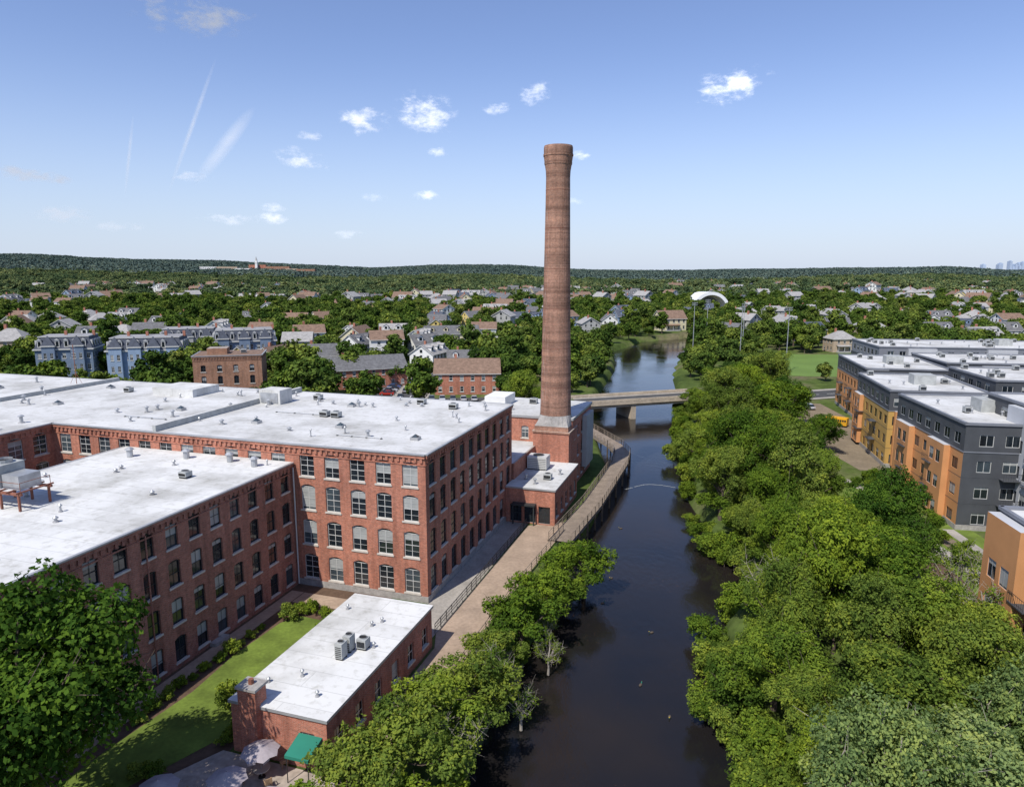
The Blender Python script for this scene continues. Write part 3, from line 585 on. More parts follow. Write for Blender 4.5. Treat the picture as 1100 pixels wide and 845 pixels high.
def mansard(name,Wd,D,loc,rot,wall='bluegrey',n=4):
    mb=MB(); h=11.4; x0=0
    facade(mb,(0,0),(Wd,0),0,h,evenly(Wd,2.4),[(1,1.9),(4.8,1.9),(8.6,1.9)],1.1,wall,'frame_white',sill='frame_white',depth=.1,mun=1)
    facade(mb,(Wd,0),(Wd,D),0,h,evenly(D,2.6),[(1,1.9),(4.8,1.9),(8.6,1.9)],1.1,wall,'frame_white',sill='frame_white',depth=.1,mun=1)
    facade(mb,(Wd,D),(0,D),0,h,[],[],1,wall); facade(mb,(0,D),(0,0),0,h,evenly(D,2.6),[(1,1.9),(4.8,1.9),(8.6,1.9)],1.1,wall,'frame_white',sill='frame_white',depth=.1)
    mb.box(-.5,Wd+.5,-.5,D+.5,h,h+.45,'frame_white')
    def rg(z,o): return [(o,o,z),(Wd-o,o,z),(Wd-o,D-o,z),(o,D-o,z)]
    a,b=rg(h+.451,-.1),rg(h+4.2,1.1)
    for i in range(4): mb.poly([a[i],a[(i+1)%4],b[(i+1)%4],b[i]],'shingle_slate')
    mb.box(.9,Wd-.9,.9,D-.9,h+4.2,h+4.5,'frame_white','roof_grey')
    for k in range(int(Wd/2.6)):
        x=1.6+k*2.6; mb.box(x-.65,x+.65,0,1.4,h+.9,h+3.3,'frame_white'); mb.poly([(x-.42,-.01,h+1.2),(x+.42,-.01,h+1.2),(x+.42,-.01,h+2.9),(x-.42,-.01,h+2.9)],'glass_dark'); mb.poly([(x-.8,-.15,h+3.3),(x+.8,-.15,h+3.3),(x,-.15,h+3.9)],'frame_white')
        mb.poly([(x-.8,-.15,h+3.31),(x,-.15,h+3.9),(x,1.6,h+3.9),(x-.8,1.6,h+3.31)],'shingle_slate'); mb.poly([(x+.8,-.15,h+3.31),(x,-.15,h+3.9),(x,1.6,h+3.9),(x+.8,1.6,h+3.31)],'shingle_slate')
    for k in range(int(D/3)):
        y=1.6+k*3
        for xx,e in ((0,-1),(Wd,1)):
            mb.box(min(xx,xx-e*1.2),max(xx,xx-e*1.2),y-.6,y+.6,h+.9,h+3.2,'frame_white'); mb.poly([(xx+e*.01,y-.4,h+1.2),(xx+e*.01,y+.4,h+1.2),(xx+e*.01,y+.4,h+2.8),(xx+e*.01,y-.4,h+2.8)],'glass_dark')
    for k in range(n):
        s0=Wd*(k+.5)/n-1.9
        facade(mb,(s0,-1.2),(s0+3.8,-1.2),0,h+1.2,[.95,2.85],[(1,1.9),(4.8,1.9),(8.6,1.9)],.9,wall,'frame_white',sill='frame_white',depth=.1)
        mb.box(s0,s0+.02,-1.19,-.01,0,h+1.2,wall); mb.box(s0+3.78,s0+3.8,-1.19,-.01,0,h+1.2,wall)
        mb.box(s0-.25,s0+4.05,-1.5,.3,h+1.2,h+1.6,'frame_white')
        c_=(s0+1.9,-.3,h+4.9); q=[(s0-.15,-1.4,h+1.61),(s0+3.95,-1.4,h+1.61),(s0+3.95,.8,h+1.61),(s0-.15,.8,h+1.61)]
        for i in range(4): mb.poly([q[i],q[(i+1)%4],c_],'shingle_slate')
    for k in range(n): mb.box(Wd*(k+.9)/n-.4,Wd*(k+.9)/n+.4,D*.5,D*.5+.8,h+4.2,h+6,'brick_red')
    houses.append((loc[0]+Wd/2,loc[1]))
    return mb.obj(name,None,(loc[0],loc[1],0),math.radians(rot))
mansard('mansard_townhouse',17,13,(-158,230),16,'bluegrey_dark',2)
mansard('mansard_townhouse',23,14,(-132,226),14,'bluegrey',4)
mansard('mansard_townhouse',22,14,(-110,256),20,'bluegrey_dark',3)
mansard('mansard_townhouse',20,13,(-133,263),16,'greywall',3)
mb=MB()
facade(mb,(0,0),(17,0),0,16,evenly(17,4),[(9,2),(12.3,1.6)],1.2,'brick_brown','frame_dark',arch=.15); facade(mb,(17,0),(17,13),0,16,evenly(13,4),[(9,2)],1.2,'brick_brown','frame_dark')
facade(mb,(17,13),(0,13),0,16,[],[],1,'brick_brown'); facade(mb,(0,13),(0,0),0,16,evenly(13,4),[(9,2)],1.2,'brick_brown','frame_dark')
for a,b in (((0,0),(17,0)),((17,0),(17,13)),((0,13),(0,0))): dentils(mb,a,b,16,'brick_brown')
mb.poly([(0,0,16.45),(17,0,16.45),(17,13,16.45),(0,13,16.45)],'shingle_brown'); mb.box(3,8,4,9,16.46,18,'brick_brown'); acunit(mb,12,6,16.46)
mb.obj('brown_brick_building',None,(-83,180,-1.0),math.radians(14)); houses.append((-75,184))
mb=MB()
NA=28
r0,r1,y0=17,14.2,0
for i in range(NA):
    t0,t1=math.pi*i/NA,math.pi*(i+1)/NA
    P_=lambda r_,t,y:(r_*math.cos(t),y,r_*1.0*math.sin(t))
    mb.poly([P_(r0,t0,y0),P_(r0,t1,y0),P_(r1,t1,y0),P_(r1,t0,y0)],'arch_white'); mb.poly([P_(r0,t0,y0),P_(r0,t1,y0),P_(r0*.96,t1,30),P_(r0*.96,t0,30)],'arch_white'); mb.poly([P_(r1,t0,y0),P_(r1,t1,y0),P_(r1*.9,t1,12),P_(r1*.9,t0,12)],'arch_white')
    mb.poly([P_(r1*.9,t0,12),P_(r1*.9,t1,12),(0,12,0)],'grey_panel')
mb.obj('arched_pavilion',None,(176,620,3),math.radians(4)); houses.append((176,628)); houses.append((164,622)); houses.append((188,622))
def light_pole(x,y,h=24):
    mb=MB(); mb.cyl(0,0,0,h,.2,.11,'metal_galv',8); mb.box(-1.3,1.3,-.06,.06,h-1,h-.88,'metal_galv'); mb.box(-1.3,1.3,-.06,.06,h-.2,h-.08,'metal_galv')
    for k in range(4):
        for z in (h-.8,h+.02): mb.box(-1.2+k*.7,-.9+k*.7,-.25,.1,z,z+.3,'metal_galv')
    mb.obj('field_light_pole',None,(x,y,0),.3)
for x,y in ((86,262),(96,290),(78,300),(102,258),(92,330)): light_pole(x,y)
mb=MB(); r3=random.Random(3)
for i in range(40):
    x=4200+r3.gauss(250,230); hh=abs(r3.gauss(0,1))*22+76; y=6000+r3.uniform(-100,100); w_=r3.uniform(12,28); mb.box(x-w_/2,x+w_/2,y,y+40,0,hh,'skyline_haze'); mb.box(x-w_/4,x+w_/4,y+5,y+30,hh,hh+6,'skyline_haze')
mb.obj('city_skyline')
mb=MB(); mb.box(-4,4,-4,4,0,26,'whitewall'); mb.box(-5,5,-5,5,26,28,'whitewall'); mb.box(-3,3,-3,3,28,36,'whitewall'); q=[(-3,-3,36),(3,-3,36),(3,3,36),(-3,3,36)]
for i in range(4): mb.poly([q[i],q[(i+1)%4],(0,0,50)],'greywall')
mb.box(-30,30,6,26,0,20,'brick_red','roof_grey'); tx,ty=-900,2500; mb.obj('church_tower',None,(tx,ty,float(hgt(tx,ty))+10))
for i,(x,y,w_,h_) in enumerate(((-1000,2400,70,20),(-920,2350,50,16),(-840,2420,80,22),(-760,2380,40,16),(-1080,2450,60,18),(-700,2300,60,17))):
    mb=MB(); wm=['tanwall','whitewall','brick_brown'][i%3]; facade(mb,(0,0),(w_,0),0,h_,evenly(w_,6),[(3+5*k,2.5) for k in range(int((h_-3)/5))],3,wm,None,sill=None); mb.box(0,w_,.4,20,0,h_,wm,'roof_grey'); mb.obj('campus_building',None,(x,y,float(hgt(x,y))+4))
r4=random.Random(21)
cents=[(r4.uniform(-.7,.7),360+(r4.random()**1.2)*1000) for _ in range(34)]
for i in range(520):
    a_,c_=r4.choice(cents); y=c_+r4.gauss(0,60); x=c_*math.tan(a_)+r4.gauss(0,70)
    if y<345: continue
    if float(rdist(x,y))<14 and y<430: continue
    if min([abs(x-a)+abs(y-b) for a,b in houses])<22: continue
    s=(1.15 if y<700 else 1.4)*r4.uniform(.85,1.2)
    put_house(HM[r4.randrange(8)],x,y,r4.choice([0,15,90,100,-10,75,40,130]),s)

# ---------------------------------------------------------------- vehicles
def car_mesh(name,col):
    mb=MB()
    prof=[(-2.2,.42,.62),(-2.1,.3,.82),(-1.3,.28,.92),(1.2,.28,.9),(2.05,.3,.74),(2.2,.42,.6)]
    for (xa,za,ta),(xb,zb,tb) in zip(prof[:-1],prof[1:]):
        wa,wb=.88,.88
        for sg in (-1,1): mb.poly([(xa,sg*wa,za),(xb,sg*wb,zb),(xb,sg*wb*.97,tb),(xa,sg*wa*.97,ta)],col)
        mb.poly([(xa,-wa*.97,ta),(xb,-wb*.97,tb),(xb,wb*.97,tb),(xa,wa*.97,ta)],col); mb.poly([(xa,-wa,za),(xb,-wb,zb),(xb,wb,zb),(xa,wa,za)],'black_metal')
    mb.poly([(-2.2,-.88,.42),(-2.2,.88,.42),(-2.2,.85,.62),(-2.2,-.85,.62)],col); mb.poly([(2.2,-.88,.42),(2.2,.88,.42),(2.2,.85,.6),(2.2,-.85,.6)],col)
    b=[(-1.75,.9),(-1.15,1.42),(.35,1.45),(1.15,.9)]
    for (xa,za),(xb,zb) in zip(b[:-1],b[1:]):
        wa=.82 if za<1 else .64; wb=.82 if zb<1 else .64
        mb.poly([(xa,-wa,za),(xb,-wb,zb),(xb,wb,zb),(xa,wa,za)],col if za>1 and zb>1 else 'glass_dark')
    for sg in (-1,1): mb.poly([(-1.75,sg*.82,.9),(1.15,sg*.82,.9),(.35,sg*.64,1.45),(-1.15,sg*.64,1.42)],'glass_dark'); mb.box(-.35,-.27,sg*.7-.1,sg*.7+.1,.88,1.4,col)
    for x in (-1.4,1.4):
        for sg in (-1,1):
            T=lambda a,b,c,x=x,sg=sg:(x+a,sg*(.72+c),.33+b); mb.cyl(0,0,0,.19,.33,.33,'rubber',12,T=T); mb.cyl(0,0,.192,.2,.2,.18,'hubcap',10,T=T)
    for sg in (-.62,.62): mb.box(2.18,2.215,sg-.16,sg+.16,.5,.6,'whitewall'); mb.box(-2.215,-2.18,sg-.14,sg+.14,.6,.7,'car_red')
    return mb.mesh(name)
CM=[car_mesh('car_'+c,c) for c in ('car_white','car_silver','car_black','car_red','car_blue','car_grey')]
r5=random.Random(9)
def car(x,y,rot):
    o=bpy.data.objects.new('parked_car',r5.choice(CM)); o.location=(x,y,.045); o.rotation_euler=(0,0,math.radians(rot+r5.choice([0,180]))); link(o)
for k in range(6): car(-38.2,210+k*3.2,3)
for k in range(5): car(-23.5+k*3.1,201,96)
for k in range(7): car(-33.2+.02*k,182+k*11,91)
for k in range(6): car(-200+k*22,256.3+k*-2.1,-6)
for k in range(2): car(78+k*3.6,188+k*.4,92)
mb=MB(); mb.box(-5.2,3.6,-1.2,1.2,.6,2.9,'yellow_paint'); mb.box(-5.1,3.5,-1.1,1.1,2.902,3.1,'yellow_paint'); mb.box(3.602,5.2,-1.0,1.0,.6,1.75,'yellow_paint')
for sg in (-1,1):
    for k in range(9): mb.box(-4.9+k*.92,-4.15+k*.92,sg*1.203-.01,sg*1.203+.01,1.8,2.5,'glass_dark')
    for z in (1.1,1.45): mb.box(-5.2,3.6,sg*1.21-.01,sg*1.21+.01,z,z+.06,'black_metal')
    for x in (-3.3,3.9):
        T=lambda a,b,c,x=x,sg=sg:(x+a,sg*(1.0+c),.5+b); mb.cyl(0,0,0,.25,.5,.5,'rubber',14,T=T)
mb.box(3.61,3.63,-1,1,1.8,2.6,'glass_dark'); sb=mb.obj('school_bus',None,(79.0,167,.03),math.radians(140)); sb.scale=(.55,.8,.72)

def umbrella_table(x,y,seed):
    rg=random.Random(seed); mb=MB(); n=8; r=1.45
    mb.rod((0,0,0),(0,0,2.75),.03,'metal_galv',6); mb.cyl(0,0,0,.08,.28,.26,'black_metal',12)
    P_=[(r*math.cos(2*math.pi*i/n),r*math.sin(2*math.pi*i/n),2.1) for i in range(n)]
    for i in range(n):
        a,b=P_[i],P_[(i+1)%n]; mid=((a[0]+b[0])/2*.95,(a[1]+b[1])/2*.95,2.18); mb.poly([a,mid,(0,0,2.7)],'umbrella_cloth'); mb.poly([mid,b,(0,0,2.7)],'umbrella_cloth')
        mb.poly([a,mid,(mid[0],mid[1],2.0),(a[0],a[1],1.92)],'umbrella_cloth'); mb.rod((0,0,2.2),(a[0]*.96,a[1]*.96,2.08),.012,'metal_galv',3)
    mb.cyl(0,0,.7,.74,.62,.62,'tabletop',18)
    for i in range(4):
        t=i*math.pi/2+rg.uniform(-.3,.3); k_=rg.uniform(1.3,1.8); cxx,cyy=k_*math.cos(t),k_*math.sin(t)
        T=lambda a,b,c,t=t,cxx=cxx,cyy=cyy:(cxx+a*math.cos(t)-b*math.sin(t),cyy+a*math.sin(t)+b*math.cos(t),c)
        mb.box(-.24,.24,-.24,.24,.42,.47,'tan_wicker',T=T); mb.box(.2,.25,-.24,.24,.472,.92,'tan_wicker',T=T)
        for a in (-.21,.21):
            for b in (-.21,.21): mb.box(a-.02,a+.02,b-.02,b+.02,0,.42,'tan_wicker',T=T)
        for b in (-.25,.25): mb.box(-.2,.2,b-.02,b+.02,.62,.66,'tan_wicker',T=T)
    mb.obj('patio_umbrella_table',None,(x,y,.05),rg.random())
for i,(x,y) in enumerate(((-18.6,46.3),(-19.9,43.4),(-24.3,42.6),(-16.4,41.4))): umbrella_table(x,y,i)

# ---------------------------------------------------------------- trees
def build_np(name,quads,mi,tint,mats,extra=None):
    n=len(quads); V=quads.reshape(-1,3); F=np.arange(n*4).reshape(-1,4)
    ef=[]
    if extra:
        V=np.concatenate([V,np.array(extra.v)])
        for f in extra.f: ef.append([k+n*4 for k in f])
    me=bpy.data.meshes.new(name)
    E=np.array(ef,dtype=np.int32).reshape(-1,4) if ef else np.zeros((0,4),np.int32)
    FF=np.concatenate([F,E]).astype(np.int32); nf=len(FF)
    me.vertices.add(len(V)); me.vertices.foreach_set('co',V.astype(np.float32).ravel())
    me.loops.add(nf*4); me.loops.foreach_set('vertex_index',FF.ravel())
    me.polygons.add(nf); me.polygons.foreach_set('loop_start',np.arange(0,nf*4,4,dtype=np.int32))
    try: me.polygons.foreach_set('loop_total',np.full(nf,4,dtype=np.int32))
    except Exception: pass
    for m in mats: me.materials.append(MATS[m])
    MI=np.concatenate([np.zeros(n,np.int32),np.ones(len(E),np.int32)]); me.polygons.foreach_set('material_index',MI)
    me.update(calc_edges=True)
    at=me.attributes.new('tint','FLOAT','FACE'); at.data.foreach_set('value',np.concatenate([tint,np.full(len(E),.5)]).astype(np.float32))
    return me
def leaves(rg,lobes,n,ll,lw,upb=.25,inner=.25,droop=0,K=40,sp=.14):
    c=np.array([l[:3] for l in lobes]); r=np.array([l[3] for l in lobes]); lt=rg.uniform(.2,.78,len(lobes))
    w=r**2; idx=rg.choice(len(lobes),n,p=w/w.sum())
    d=rg.normal(size=(n,3)); d[:,2]+=upb; d/=np.linalg.norm(d,axis=1)[:,None]
    cd=rg.normal(size=(len(lobes),K,3)); cd[:,:,2]+=upb; cd/=np.linalg.norm(cd,axis=2)[:,:,None]; kk=rg.integers(0,K,n); cl=cd[idx,kk]; crad=rg.uniform(.66,1.28,(len(lobes),K))[idx,kk]; ct=rg.uniform(-.22,.22,(len(lobes),K))[idx,kk]
    use=rg.random(n)<.86
    d2=np.where(use[:,None],cl+rg.normal(size=(n,3))*sp,d); d2/=np.linalg.norm(d2,axis=1)[:,None]
    rad=np.where(rg.random(n)<inner,rg.uniform(.3,.9,n),rg.uniform(.84,1.08,n)*np.where(use,crad,1))
    p=c[idx]+d2*(r[idx]*rad)[:,None]*np.array([1,1,.82]); p[:,2]-=droop*rg.random(n)*(r[idx])*.6
    nn=d2*.9+rg.normal(size=(n,3))*.55+np.array([0,0,.35]); nn/=np.linalg.norm(nn,axis=1)[:,None]
    t=np.cross(nn,rg.normal(size=(n,3))); t/=np.linalg.norm(t,axis=1)[:,None]; b=np.cross(nn,t)
    s=rg.uniform(.65,1.3,n)[:,None]; L_=t*ll*.5*s; B_=b*lw*.5*s
    q=np.stack([p-L_,p+B_-L_*.1,p+L_,p-B_-L_*.1],1)
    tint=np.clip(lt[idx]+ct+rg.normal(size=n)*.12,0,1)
    return q,tint
def tree_mesh(name,seed,H,Rd,n,ll,lw,lm='leaf_near',bark='bark',nl=22,shape='round',cb=.28,inner=.2,droop=0,trunk=True,tw=3,lr=(.20,.38)):
    rg=np.random.default_rng(seed); lobes=[]
    zc=H*(1+cb)/2; hz=H*(1-cb)/2
    for i in range(nl):
        while True:
            v=rg.uniform(-1,1,3)
            if .4<np.linalg.norm(v)<1: break
        k=1.0
        if shape=='spread': k=1.15
        rr_=Rd*rg.uniform(*lr)
        if shape=='cone': k=1.1-.55*(v[2]*.5+.5)
        lobes.append((v[0]*(Rd-rr_*.7)*k,v[1]*(Rd-rr_*.7)*k,zc+v[2]*(hz-rr_*.6),rr_))
    if lr[1]>.3: lobes.append((0,0,zc,Rd*.42)); lobes.append((rg.normal()*.5,rg.normal()*.5,H-Rd*.36,Rd*.32))
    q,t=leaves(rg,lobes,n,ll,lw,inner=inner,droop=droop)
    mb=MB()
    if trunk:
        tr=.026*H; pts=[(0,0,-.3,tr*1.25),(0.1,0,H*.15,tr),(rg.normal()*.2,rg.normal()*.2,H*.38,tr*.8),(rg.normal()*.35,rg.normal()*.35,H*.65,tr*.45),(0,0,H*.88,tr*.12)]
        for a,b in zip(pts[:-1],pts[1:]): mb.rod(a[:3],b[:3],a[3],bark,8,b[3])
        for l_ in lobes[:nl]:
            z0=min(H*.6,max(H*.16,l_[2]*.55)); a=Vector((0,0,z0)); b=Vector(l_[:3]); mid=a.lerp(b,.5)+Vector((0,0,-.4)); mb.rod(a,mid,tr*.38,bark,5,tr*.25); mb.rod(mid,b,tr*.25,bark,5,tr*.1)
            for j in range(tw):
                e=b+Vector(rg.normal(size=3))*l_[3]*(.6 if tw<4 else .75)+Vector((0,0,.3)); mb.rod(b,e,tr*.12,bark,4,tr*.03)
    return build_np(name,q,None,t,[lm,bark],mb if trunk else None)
NEAR=[tree_mesh('tree_a',1,13,6.2,34000,.29,.19,nl=30),tree_mesh('tree_b',2,12,5.6,28000,.30,.18,nl=24,shape='spread'),tree_mesh('tree_c',3,15,5.2,30000,.30,.19,nl=32,cb=.12,shape='cone'),
      tree_mesh('tree_d',4,11,5.4,24000,.40,.14,nl=22,inner=.3,droop=.9)]
E=tree_mesh('tree_e',5,14,6.6,38000,.29,.2,'leaf_dark',nl=34)
F=tree_mesh('tree_f',6,12,6,32000,.27,.17,'leaf_silver','bark_pale',nl=28,inner=.2)
SP=tree_mesh('tree_sparse',16,9,4.2,1500,.26,.16,'leaf_near','bark_pale',nl=20,inner=.5,tw=9,lr=(.2,.3))
SMALL=[tree_mesh('small_tree_a',8,7,3.4,11000,.27,.17,nl=17,cb=.1),tree_mesh('small_tree_b',9,6,3.6,8500,.29,.15,nl=14,cb=.05,shape='spread',inner=.15),tree_mesh('small_tree_c',19,8,4.4,11000,.30,.16,nl=15,cb=.12,shape='spread',inner=.2,droop=.4)]
BUSH=[tree_mesh('shrub_a',10,1.8,1.2,2200,.16,.1,nl=8,cb=0),tree_mesh('shrub_b',12,3.0,2.3,5000,.24,.14,nl=12,cb=0)]
rt=random.Random(77)
def tree(me,x,y,s=1,name='deciduous_tree',z=None,sz=None):
    o=bpy.data.objects.new(name,me); z=max(-2.2,float(hgt(x,y))) if z is None else z
    o.location=(x,y,z); o.rotation_euler=(rt.uniform(-.07,.07),rt.uniform(-.07,.07),rt.uniform(0,6.28)); k=s*rt.uniform(.82,1.2) if sz is None else sz; o.scale=(s,s*rt.uniform(.85,1.15),k); return link(o)
A,B,C,D_=NEAR
for me_,x,y,s in ((F,22,36.5,.9),(F,29,38,.95),(F,35.5,42,.85),(D_,22.5,44,.62),(D_,22.6,49.5,.68),(A,28.5,47,.8),(B,35.5,50,.8),(D_,22.5,54.5,.85),(C,30,55,.75),(B,41,57,.6),(A,36,59,.9),
   (D_,25.5,61,.85),(B,31.5,66,.95),(A,38.5,68.5,1.0),(C,44.5,66,.5),(D_,31.5,75,.65),(A,37.5,77,1.05),(E,44.5,75,.72),(E,46.5,84,.85),(B,40.5,86,.8),(D_,34,84,.8),(D_,32.8,91,.6),(A,36.5,94,.8),(C,41,95,.95),(B,31.5,101,.8),(A,38,104,1.0),(B,46,103,.75),
   (D_,33.5,110,.75),(A,40,114,1.05),(C,47.5,113,.8),(B,35.5,121,.7),(A,42.5,124,.95),(E,51,120,.75),(D_,38,131,.8),(C,45,134,.85),(A,52,136,.75),(B,41.5,143,.85),(C,50,148,.9),(A,58,150,1.3),(B,54,160,.8),(E,63,163,.9),(C,47,158,.8),(B,46,170,.8),(A,54,175,1.05),(B,62,181,.9),(C,70,177,.8),(A,57,190,1.0),(B,66,193,1.0),(A,76,202,1.1),(B,64,140,.7),(A,69,168,.65),
   (E,-29.9,38.6,1.15),(A,-35,29,1.0),
   (A,9.2,167,.7),(B,3,172,.9),(A,12,176,.6)):
    tree(me_,x,y,s)
for x,y,s in ((44,61.5,1.0),(47.5,69,.9),(27,70.5,.8),(40,51,.8)): tree(SP,x,y,s,'sparse_tree')
for me_,x,y,s in ((2,8.8,80.5,1.12),(0,6.0,77.0,.85),(1,3.6,73.2,1.15),(0,1.0,66.8,1.25),(1,-1.4,61.0,.8),(2,-3.0,53.6,1.05),(0,-6.2,49.2,1.15),(2,-8.4,45.0,1.1),(1,-11.2,42.2,1.05),(0,-6.2,41.5,1.05),(0,-12.6,38.3,1.0),(1,26.2,69.5,1.0)):
    tree(SMALL[me_],x,y,s*1.0,'riverside_tree',sz=s*.82)
for x,y,s in ((-1.5,57,.7),(-4.6,47.5,.65),(3.6,63.5,.5),(3.6,69,.4),(.8,55,.5)): tree(SP,x,y,s,'sparse_tree')
for i in range(34):
    y=rt.uniform(40,100); x=np.interp(y,ly,lx)-rt.uniform(-.5,2.6); tree(BUSH[1],x,y,rt.uniform(.25,.6),'riverside_shrub',z=-1.8)
for i in range(95):
    y=rt.uniform(36,200) if i<70 else rt.uniform(38,66); x=np.interp(y,ry,rx)+rt.uniform(-1.6,2.5); tree(BUSH[1],x,y,rt.uniform(.5,1.2),'riverside_shrub',z=-2.4+rt.random())
for i in range(34):
    y=rt.uniform(38,190); x=np.interp(y,ry,rx)+rt.uniform(1,17)
    if x<50: tree(SMALL[rt.randrange(3)],x,y,rt.uniform(.5,1.15),'understory_tree')
for i in range(26):
    x,y=W(-5.2+rt.uniform(-.6,.5),-27+i*.75); tree(BUSH[0],x,y,rt.uniform(.35,.75),'garden_shrub')
for i in range(14):
    x,y=W(rt.uniform(-9.2,-7.8),rt.uniform(-44,-31)); tree(BUSH[0],x,y,rt.uniform(.35,.8),'garden_shrub')
for i in range(18):
    x,y=W(-14.3+rt.uniform(-.3,.3) if i>6 else rt.uniform(-13,-5),-38+i*1.6 if i>6 else -6+rt.uniform(-.6,.8)); tree(BUSH[0],x,y,rt.uniform(.4,.9),'garden_shrub')
for x_,y_,s in ((-8.2,-23,1.5),(-7.2,-9,1.3),(-12.6,-8,1.2)):
    x,y=W(x_,y_); tree(BUSH[0],x,y,s,'garden_shrub')
for i in range(40):
    x,y=rt.uniform(53,67),rt.uniform(60,120); tree(BUSH[rt.randrange(2)],x,y,rt.uniform(.3,.6),'garden_shrub')
for i in range(6): tree(SMALL[0],rt.uniform(56,64),62+i*11,.55,'young_tree')

MID=[tree_mesh('forest_tree_a',31,12,5.6,3800,.85,.62,'leaf_mid',nl=18,cb=.2),tree_mesh('forest_tree_b',32,13.5,5.2,3800,.82,.62,'leaf_mid',nl=20,cb=.15),tree_mesh('forest_tree_c',33,10.5,6,3800,.85,.62,'leaf_mid',nl=16,cb=.2)]
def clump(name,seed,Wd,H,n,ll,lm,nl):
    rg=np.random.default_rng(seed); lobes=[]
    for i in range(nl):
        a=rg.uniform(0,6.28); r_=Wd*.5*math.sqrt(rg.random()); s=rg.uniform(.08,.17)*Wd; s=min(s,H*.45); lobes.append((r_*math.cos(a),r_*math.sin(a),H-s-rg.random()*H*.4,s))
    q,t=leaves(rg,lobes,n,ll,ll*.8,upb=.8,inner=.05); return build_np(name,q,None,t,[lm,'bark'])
CL2=[clump('woodland_a',41,30,14,3800,1.9,'leaf_far_haze',24),clump('woodland_b',42,24,12,3200,1.9,'leaf_far_haze',18),clump('woodland_c',44,18,16,2600,1.8,'leaf_far_haze',10)]
CL3=[clump('hill_wood_a',43,75,17,4000,4.0,'leaf_hill_haze',60)]
def scatter(name,me,pts):
    v=[];f=[]
    for (x,y,z,s) in pts:
        t=rt.uniform(0,6.28); c_,s_=math.cos(t)*s*.5,math.sin(t)*s*.5; b=len(v)
        v+=[(x-c_+s_,y-s_-c_,z),(x+c_+s_,y+s_-c_,z),(x+c_-s_,y+s_+c_,z),(x-c_-s_,y-s_+c_,z)]; f.append((b,b+1,b+2,b+3))
    m_=bpy.data.meshes.new(name); m_.from_pydata(v,[],f); o=link(bpy.data.objects.new(name,m_)); o.instance_type='FACES'; o.use_instance_faces_scale=True; o.instance_faces_scale=1; o.show_instancer_for_render=False; o.show_instancer_for_viewport=False
    c_=link(bpy.data.objects.new('tree_model',me),o); return o
HX=np.array(houses)
def blocked(x,y,m=9,front=22):
    if y<430 and float(rdist(x,y))<3.5: return True
    dx,dy=x-AX,y-AY; lx_=ca*dx+sa*dy; ly_=-sa*dx+ca*dy
    if -135<lx_<12 and ly_<72: return True
    if x<20 and y<165: return True
    if y<205 and 0<x<72: return True
    if x>50 and y<236 and x<215: return True
    if 90<x<160 and 238<y<322: return True
    if -62<x<-4 and 190<y<228: return rt.random()<.9
    d=abs((x-13)*(-bd.y)+(y-185)*bd.x)
    if d<9: return True
    if -36<x<-23 and 160<y<520 and rt.random()<.85: return True
    ddx=np.abs(HX[:,0]-x); ddy=HX[:,1]-y
    if np.any((ddx<m)&(ddy>-8)&(ddy<front)): return rt.random()<.94
    return False
pts=[[],[],[]]
y=150
while y<820:
    sp=8.2 if y<400 else 9.3; x=-y*.95-40
    while x<y*.95+40:
        px,py=x+rt.uniform(-4,4),y+rt.uniform(-4,4)
        if not blocked(px,py,8.5 if not -200<px<-110 or py>250 else 14,28 if py<420 else 44):
            if not(rt.random()<.08): pts[rt.randrange(3)].append((px,py,float(hgt(px,py))-.2,min(1.4,max(.45,rt.gauss(.84,.25)))))
        x+=sp
    y+=sp
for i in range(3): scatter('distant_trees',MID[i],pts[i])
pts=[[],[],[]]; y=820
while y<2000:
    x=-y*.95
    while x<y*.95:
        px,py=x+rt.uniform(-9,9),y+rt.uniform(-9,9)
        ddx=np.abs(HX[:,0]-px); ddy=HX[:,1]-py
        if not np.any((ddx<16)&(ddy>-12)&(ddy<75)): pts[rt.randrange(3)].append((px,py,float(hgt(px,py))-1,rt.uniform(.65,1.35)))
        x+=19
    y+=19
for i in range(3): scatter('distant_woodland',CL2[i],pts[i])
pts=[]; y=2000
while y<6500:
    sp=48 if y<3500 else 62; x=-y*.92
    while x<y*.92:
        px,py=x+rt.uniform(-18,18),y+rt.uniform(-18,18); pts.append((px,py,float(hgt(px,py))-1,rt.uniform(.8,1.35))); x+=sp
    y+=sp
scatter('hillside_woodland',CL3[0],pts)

def duck(x,y,rot):
    mb=MB(); n=10
    sec=[(-.3,.02,.10),(-.24,.09,.10),(-.1,.14,.09),(.08,.13,.09),(.2,.07,.11),(.22,.045,.2),(.23,.05,.27),(.29,.045,.28),(.34,.015,.27),(.40,.012,.265)]
    rs=[]
    for (a,r_,z) in sec: rs.append([(a,r_*math.cos(2*math.pi*i/n),z+r_*.75*math.sin(2*math.pi*i/n)) for i in range(n)])
    for k,(a,b) in enumerate(zip(rs[:-1],rs[1:])):
        for i in range(n): j=(i+1)%n; mb.poly([a[i],a[j],b[j],b[i]],'bark' if k<4 else ('green_cloth' if k<7 else 'yellow_paint'))
    mb.obj('duck',None,(x,y,-2.55),rot)
for x,y in ((13,86),(11,79),(15.5,72),(17,104),(12.5,62),(14.2,57)): duck(x,y,rt.uniform(0,6))

